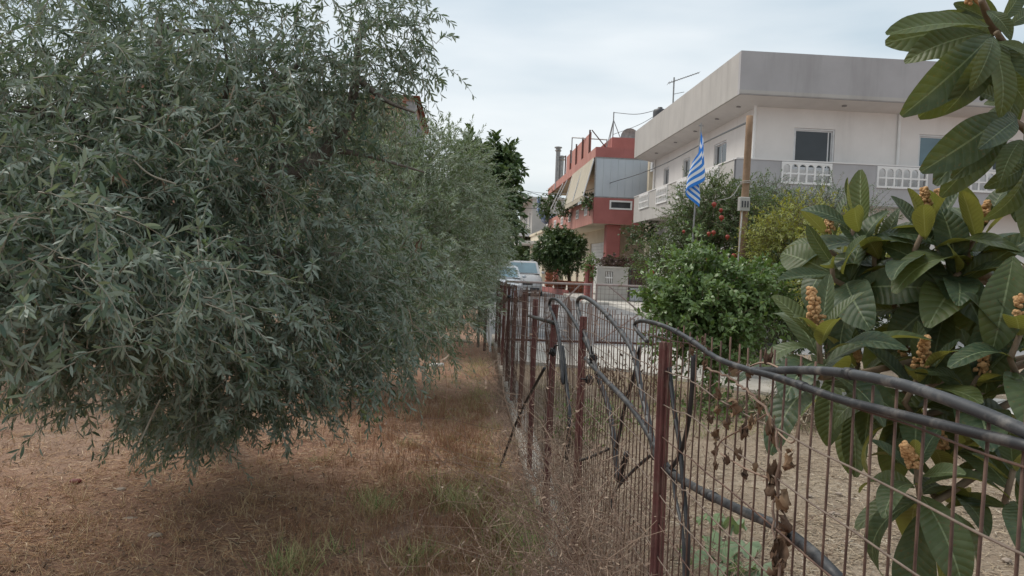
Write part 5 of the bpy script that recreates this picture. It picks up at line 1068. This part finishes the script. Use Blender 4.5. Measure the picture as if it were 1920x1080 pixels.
# ------------------------------------------------------------------ dry growth on the fence
def stems(a, rng, base, n, L, up, wob, r, S=9, spread=1.0):
    d = unit(rng.normal(size=(n, 3))*np.array([spread, spread, .5])+np.array([0, 0, up])); l = L*(.4+.9*rng.random(n)); P = np.zeros((n, S, 3)); P[:, 0] = base
    dd = d.copy()
    for i in range(1, S): dd = unit(dd+rng.normal(0, wob, (n, 3))); P[:, i] = P[:, i-1]+dd*(l/(S-1))[:, None]
    btubes(a, P, np.linspace(r, r*.4, S), 3); return P
rng = np.random.default_rng(61)
def dry_bush(y0, y1, x0, x1, zh, n, lab):
    t = thing('dry_weed', ((x0+x1)/2, (y0+y1)/2, 0), lab, 'weed', 'dry weeds along the fence'); a = Acc()
    b = np.stack([rng.uniform(x0, x1, n), rng.uniform(y0, y1, n), rng.uniform(0, zh*.6, n)], -1); P = stems(a, rng, b, n, zh*.55, .8, .42, .0016)
    k = rng.integers(2, 9, n*3); i = rng.integers(0, n, n*3); st = P[i, k]; stems(a, rng, st, n*3, .09, .4, .5, .0009, 5)
    o = part('tangled_stems', a, M['deadstem'], t); o['kind'] = 'stuff'; a = Acc(); m = n*7; i = rng.integers(0, n, m); k = rng.integers(2, 9, m)
    add_leaves(a, (P[i, k]+rng.normal(0, .012, (m, 3)), rand_dir(rng, m), rand_dir(rng, m), rng.uniform(.006, .02, m), rng.uniform(.003, .008, m)), rng, .6); o = part('seed_husks', a, M['deadstem'], t); o['kind'] = 'stuff'
dry_bush(1.7, 3.2, .33, .50, 1.3, 800, 'tangled dry brown weeds against the near fence posts')
dry_bush(1.6, 2.3, .37, .49, 1.1, 480, 'dense dry weed mass at the foot of the near red post')
dry_bush(4.6, 8.5, .36, .56, .35, 300, 'low dry weeds along the middle of the fence')
dry_bush(8.5, 13, .40, .6, .4, 240, 'dry weeds at the far part of the fence')
# dead vine with crumpled leaves
def crumple(rng, c, s):
    a = Acc(); n = 9; u = np.linspace(-1, 1, n); X, Y = np.meshgrid(u, u); R = np.sqrt(X**2+Y**2); Q = unit(rng.normal(size=(3, 3))); q, _ = np.linalg.qr(Q)
    Z = .9*R**2+.6*np.sin(4.1*X+rng.uniform(0, 6))*np.cos(2.7*Y+rng.uniform(0, 6)); f = 1/np.maximum(1, R*.9)
    V = np.stack([X*f*(.75+.2*np.cos(3*Y)), Y*f, Z], -1).reshape(-1, 3)*s+rng.normal(0, s*.13, (n*n, 3)); V = V@q*np.array([.7, .7, 1.15])+c
    i = (np.arange(n-1)[:, None]*n+np.arange(n-1)[None]).ravel(); a.add(V, np.stack([i, i+1, i+n+1, i+n], -1)); return a
vine = thing('dead_vine', (.46, 1.15, .6), 'dead brown vine with crumpled leaves hanging on the near fence', 'vine')
a = Acc(); pts = [atX(*p, .472) for p in ((1325,690), (1380,715), (1440,775), (1462,850), (1450,960), (1462,1080), (1455,1150))]; tube(a, spline(pts, 50)+rng.normal(0, .002, spline(pts, 50).shape), .0022, 5)
for p in (((1440,775), (1400,800), (1350,830), (1340,870)), ((1450,900), (1400,880), (1350,850)), ((1380,700), (1430,680), (1480,700)), ((1440,790), (1485,830), (1500,780))): tube(a, spline([atX(*q, .475) for q in p], 20), .0016, 4)
part('stem', a, M['deadstem'], vine)
for k, (px, py, s) in enumerate(((1445,815,.016), (1455,835,.013), (1470,870,.018), (1450,900,.022), (1440,925,.018), (1475,950,.02), (1480,985,.02), (1465,1010,.018), (1455,1050,.026), (1465,1075,.024), (1335,790,.012), (1345,815,.014), (1365,800,.013), (1395,820,.016), (1410,800,.014), (1345,850,.012), (1340,880,.01), (1385,860,.014), (1365,870,.012), (1400,895,.012), (1420,880,.01), (1425,770,.014), (1320,690,.012), (1350,745,.014), (1340,770,.012), (1370,690,.012), (1400,700,.012), (1440,680,.014), (1330,665,.012), (1300,660,.01), (1385,765,.02), (1320,640,.01), (1280,648,.009), (1495,700,.012))):
    part('crumpled_leaf', crumple(rng, atX(px, py, .468+.01*(k % 2)), s*.74), M['deadleaf'], vine, True)
# dried shrub in the garden and green plants
def small_plant(name, seed, px, py, h, n, leafm, L, Wr, lab, cat='plant', nl=9, up=.9, twig='twig_brown', spread=.5, droop=.2, group=None):
    rng = np.random.default_rng(seed); q = atZ(px, py); t = thing(name, q, lab, cat, group); b = np.tile(q, (n, 1))+rng.normal(0, spread*.3, (n, 3))*np.array([1, 1, 0])
    d = unit(rng.normal(size=(n, 3))*np.array([1, 1, .3])*spread+np.array([0, 0, up])); l = h*(.5+.6*rng.random(n)); tt = np.linspace(0, 1, 6); P = b[:, None]+d[:, None]*(tt[:, None]*l[:, None, None])+rng.normal(0, .01, (n, 6, 3)); P[:, :, 2] -= droop*tt**2*l[:, None]
    [part('stem', tube(Acc(), p_, np.linspace(.005, .002, 6), 4), M[twig], t) for p_ in P]; a = Acc(); add_leaves(a, leaves_on(rng, P, nl, L, L*Wr, ang=1.0), rng, .3); o = part('foliage', a, M[leafm], t); o['kind'] = 'stuff'; return t
small_plant('dried_shrub', 71, 1165, 745, 1.0, 16, 'deadleaf', .06, .5, 'withered shrub with brown leaves between the fence and path')
small_plant('dried_shrub', 72, 1215, 735, .9, 12, 'deadleaf', .05, .5, 'withered thin shrub below the citrus tree')
small_plant('garden_weed', 73, 1330, 780, .5, 40, 'weed', .06, .5, 'bright green weeds below the citrus tree', nl=10, spread=.9)
small_plant('garden_weed', 74, 1390, 775, .42, 44, 'weed', .06, .5, 'green leafy weeds at the near edge of the path', nl=10, spread=1.0)
small_plant('garden_weed', 75, 1420, 690, .45, 40, 'weed', .06, .5, 'green weeds beside the dark stone block', nl=10, spread=.9)
small_plant('garden_weed', 76, 1075, 830, .5, 24, 'weed', .06, .5, 'green weeds behind the middle fence post', nl=9, spread=.6)
small_plant('garden_weed', 77, 1140, 800, .45, 24, 'weed', .05, .4, 'thin green weeds behind the fence arches', nl=9, spread=.7)
small_plant('dry_tuft', 78, 1490, 800, .55, 60, 'straw_yard', .1, .12, 'straw coloured dry weed beside the garden path', nl=6, spread=.8)
small_plant('dry_tuft', 79, 1560, 795, .4, 60, 'straw_yard', .1, .12, 'low dry weed under the loquat beside the path', nl=6, spread=1.2)
small_plant('dry_tuft', 80, 1830, 850, .45, 50, 'deadleaf', .06, .5, 'dry leafy weed right of the loquat spray', nl=7, spread=1.0)
sq = thing('squash_plant', atZ(1360, 1060), 'pale green squash plant on the garden soil right of the near post', 'plant'); rng = np.random.default_rng(81)
for px, py, s in ((1330,975,.13), (1375,985,.12), (1350,1025,.15), (1395,1030,.13), (1330,1065,.15), (1385,1070,.15), (1420,1078,.13), (1340,1110,.15), (1400,1120,.15), (1300,1040,.12)):
    s *= .62; c = atZ(px, py, .16); a = Acc(); th = np.linspace(0, 2*PI, 25)[:-1]; rr = 1+.16*np.cos(5*th)+rng.normal(0, .04, 24); V = [c]
    tl = rng.normal(0, .3, 2)
    for f, zz in ((.5, .02), (1, -.0)):
        V += [c+np.array([s*f*r*math.cos(t_), s*f*r*math.sin(t_), zz+.025*math.sin(5*t_)*f+s*f*(tl[0]*math.cos(t_)+tl[1]*math.sin(t_))]) for t_, r in zip(th, rr)]
    a.add(V, [np.array([[0, 1+i, 1+(i+1) % 24] for i in range(24)]), np.array([[1+i, 25+i, 25+(i+1) % 24, 1+(i+1) % 24] for i in range(24)])]); lf = part('leaf', a, M['squash'], sq, True)
    a = Acc(); g = atZ(1360, 1060); tube(a, spline([c, (c+g)/2+np.array([0, 0, .02]), g+rng.normal(0, .05, 3)*np.array([1, 1, 0])], 10), .006, 5); part('stalk', a, M['squash'], sq)

# ------------------------------------------------------------------ straw, stubble and grass on the ground
def litter(rng, n, x0, x1, ymin, ymax, hf, L, W, m, lab, name, pw=1.7, lift=.012):
    y = ymin*(ymax/ymin)**(rng.random(n)**pw)
    lim = .62*y+.3; x = -lim+(lim+x1)*rng.random(n) if x0 == 'left' else x1+(.72*y+.2-x1)*rng.random(n)
    patch = fbm(x*1.3, y*1.3, 31, 3); keep = rng.random(n) < np.clip((patch-.22)*3.2, .25, 1); x, y = x[keep], y[keep]; n = len(x)
    z = hf(x, y); th = rng.uniform(0, PI, n); l = L*(.3+1.1*rng.random(n)**1.5); pit = rng.normal(0, .16, n)
    d = np.stack([np.cos(th), np.sin(th), pit], -1); s = np.stack([-np.sin(th), np.cos(th), rng.normal(0, .5, n)], -1); c = np.stack([x, y, z+rng.uniform(0, lift, n)], -1); w_ = (W*(.5+rng.random(n)))[:, None]
    bend = rng.normal(0, .12, (n, 1))*s*l[:, None]
    V = np.stack([c-d*l[:, None]/2-s*w_, c-d*l[:, None]/2+s*w_, c+bend+s*w_, c+bend-s*w_, c+d*l[:, None]/2], 1); k = np.arange(n)[:, None, None]*5
    a = Acc(); a.add(V.reshape(-1, 3), [(np.array([[0, 1, 2, 3]])[None]+k).reshape(-1, 4), (np.array([[3, 2, 4]])[None]+k).reshape(-1, 3)]); o = part(name, a, M[m]); tag(o, lab, 'straw', None, 'stuff')
rng = np.random.default_rng(91)
litter(rng, 95000, 'left', .42, 2.6, 15, h_orch, .10, .0016, 'straw', 'brown straw litter over the grove floor', 'straw_litter')
litter(rng, 80000, 'right', .62, 2.8, 12, h_yard, .075, .0020, 'straw_yard', 'pale chopped straw over the garden soil', 'yard_litter')
def blades(a, rng, c, n, h, spread, lean, w_=.0016):
    b = c+np.stack([rng.normal(0, spread, n), rng.normal(0, spread, n), np.zeros(n)], -1); d = unit(np.stack([rng.normal(0, lean, n), rng.normal(0, lean, n), np.ones(n)], -1)); l = (h*(.4+.8*rng.random(n)))[:, None]
    dn = np.stack([d[:, 0]*1.5, d[:, 1]*1.5, -.5*np.ones(n)], -1)*rng.uniform(0, .5, (n, 1)); th = rng.uniform(0, PI, n); s = np.stack([np.cos(th), np.sin(th), 0*th], -1)*w_
    p1 = b+d*l*.5; p2 = b+d*l+dn*l*.6; V = np.stack([b-s, b+s, p1+s*.8, p1-s*.8, p2], 1); k = np.arange(n)[:, None, None]*5
    a.add(V.reshape(-1, 3), [(np.array([[0, 1, 2, 3]])[None]+k).reshape(-1, 4), (np.array([[3, 2, 4]])[None]+k).reshape(-1, 3)])
def field(rng, m, n, fn, hf, name, lab, kind, h, spread, lean, nb, w_=.0016):
    a = Acc()
    for _ in range(m):
        x, y = fn(rng); blades(a, rng, np.array([x, y, hf(np.array(x), np.array(y))-.01]), int(nb*(.4+rng.random())), h*(.6+.7*rng.random()), spread*(.5+rng.random()), lean, w_)
    tag(part(name, a, M[kind]), lab, 'grass', None, 'stuff')
def along_fence(r): y = 3.6*(13/3.6)**r.random(); return .40-abs(r.normal(0, .22))*(.6+.1*y), y
def anywhere(r): y = 3.3*(14/3.3)**r.random(); return r.uniform(-.55*y-.2, .36), y
def mid(r): y = 3.4*(9/3.4)**r.random(); return .3-abs(r.normal(0, .45))*(.5+.15*y), y
field(rng, 900, 0, mid, h_orch, 'brown_stubble', 'upright brown stubble in the dry grass of the grove', 'stubble', .10, .05, .2, 24)
field(rng, 900, 0, anywhere, h_orch, 'dry_grass', 'dry yellow grass tufts over the grove floor', 'grass_dry', .115, .06, .7, 24)
field(rng, 260, 0, along_fence, h_orch, 'fence_grass', 'dry and green grass along the foot of the fence', 'grass_green', .13, .05, .6, 16)
a = Acc()
for px, py, s in ((860,950,1.2), (880,965,1.0), (840,935,.8), (705,955,.9), (690,940,.7), (770,1065,.8), (530,1070,.8), (560,1060,.7), (1000,990,1.3), (985,1030,1.2), (1020,1050,1.3), (990,960,1), (850,830,.5), (760,840,.6), (905,690,.9), (880,700,.8), (930,650,.8), (890,610,1.3), (860,620,1.2), (600,870,.5), (960,840,.7), (20,780,1.0), (60,775,.8), (995,1075,1.2), (900,1000,.7), (640,1040,.6), (870,945,1.3), (850,960,1.0), (1010,1010,1.4), (1000,1040,1.5), (1030,1070,1.4), (970,1000,1.0), (720,965,.9), (545,1075,1.0), (790,1060,.9), (1015,960,1.1), (945,930,.8), (800,905,.6)):
    c = atZ(px, py, .02); blades(a, rng, c, int(80*s), .16*s+.04, .055*s+.025, .55, .0022)
tag(part('green_grass', a, M['grass_green']), 'green grass tufts scattered in the dry grove floor', 'grass', None, 'stuff')
a = Acc(); rg = np.random.default_rng(92)
for _ in range(220):
    y = rg.uniform(7, 11.5); x = 1.0+(.6*y)*rg.random(); blades(a, rg, np.array([x, y, .0]), 22, .16*rg.uniform(.4, 1.3), .07, .6, .0025)
tag(part('yard_grass', a, M['grass_green']), 'thin weeds and grass along the far part of the garden', 'grass', None, 'stuff')
nl_ = 3000; yl = 2.8*(12/2.8)**(rng.random(nl_)**1.3); xl = .36-(.36+.6*yl)*rng.random(nl_); thl = rng.uniform(0, 2*PI, nl_)
a = Acc(); add_leaves(a, (np.stack([xl, yl, h_orch(xl, yl)+.012+.012*rng.random(nl_)], -1), unit(np.stack([np.cos(thl), np.sin(thl), rng.normal(0, .2, nl_)], -1)), unit(np.stack([rng.normal(0, .3, nl_), rng.normal(0, .3, nl_), np.ones(nl_)], -1)), rng.uniform(.035, .06, nl_), rng.uniform(.008, .014, nl_)), rng, .3)
tag(part('leaf_litter', a, M['deadleaf']), 'fallen brown olive leaves over the grove floor', 'leaf litter', None, 'stuff')
# stones and scraps
M['stone'] = surf('pale_stone', (.27,.21,.165), (.38,.31,.25), .9, 12, 60, .6, .01); M['scrap'] = plain('dark_red_scrap', (.16,.02,.02), .6); M['leafpale'] = plain('bleached_leaf', (.42,.38,.30), .8)
def stone(px, py, s, lab, m='stone', fl=.5, nm='stone'):
    q = atZ(px, py, .03); a = Acc(); r_ = np.random.default_rng(int(px*7+py)); ball(a, (0, 0, 0), 1, I2); V = a.v[-1]; V *= (1+.25*(fbm(V[:, 0]*1.7+9, V[:, 1]*1.7+V[:, 2]+5, int(px), 3)-.45))[:, None]; V *= np.array([1.2, .9, fl])*s; V += q
    tag(part(nm, a, M[m], None, False), lab, nm.replace('_', ' '), 'loose stones on the grove floor' if nm == 'stone' else None)
stone(291, 1003, .035, 'pale stone lying alone at lower left', fl=.3); stone(228, 917, .028, 'small pale stone left of the hanging shoots', fl=.4); stone(245, 975, .05, 'flat brown clod on the bare soil at left', 'stone', .3); stone(597, 895, .05, 'pale stone in the middle of the grove floor', fl=.35); stone(848, 770, .06, 'grey stone beside the fence kerb', fl=.4); stone(732, 722, .05, 'pale stone near the far olive shade', fl=.3); stone(890, 1045, .03, 'small pale stone in the grass beside the near kerb', fl=.4)
stone(142, 902, .032, 'dark red scrap on the bare soil under the olive', 'scrap', .5, 'scrap')
q = atZ(818, 687, .03); a = Acc(); tube(a, [q+np.array([-.1, .05, 0]), q+np.array([.1, -.05, .03])], .035, 9); tag(part('plastic_bottle', a, M['white_paint'], None, True), 'small white plastic bottle lying in the grass', 'bottle')
for k in range(14):
    px, py = rg.uniform(1500, 1900), rg.uniform(900, 1075); q = atZ(px, py, .02); a = Acc(); ball(a, q, np.array([1.2, .9, .5])*rg.uniform(.01, .025), I1); V = a.v[-1]; V += rg.normal(0, .002, V.shape); tag(part('pebble', a, M['stone']), 'small pale pebble on the tan garden soil', 'pebble', 'pebbles on the garden soil')
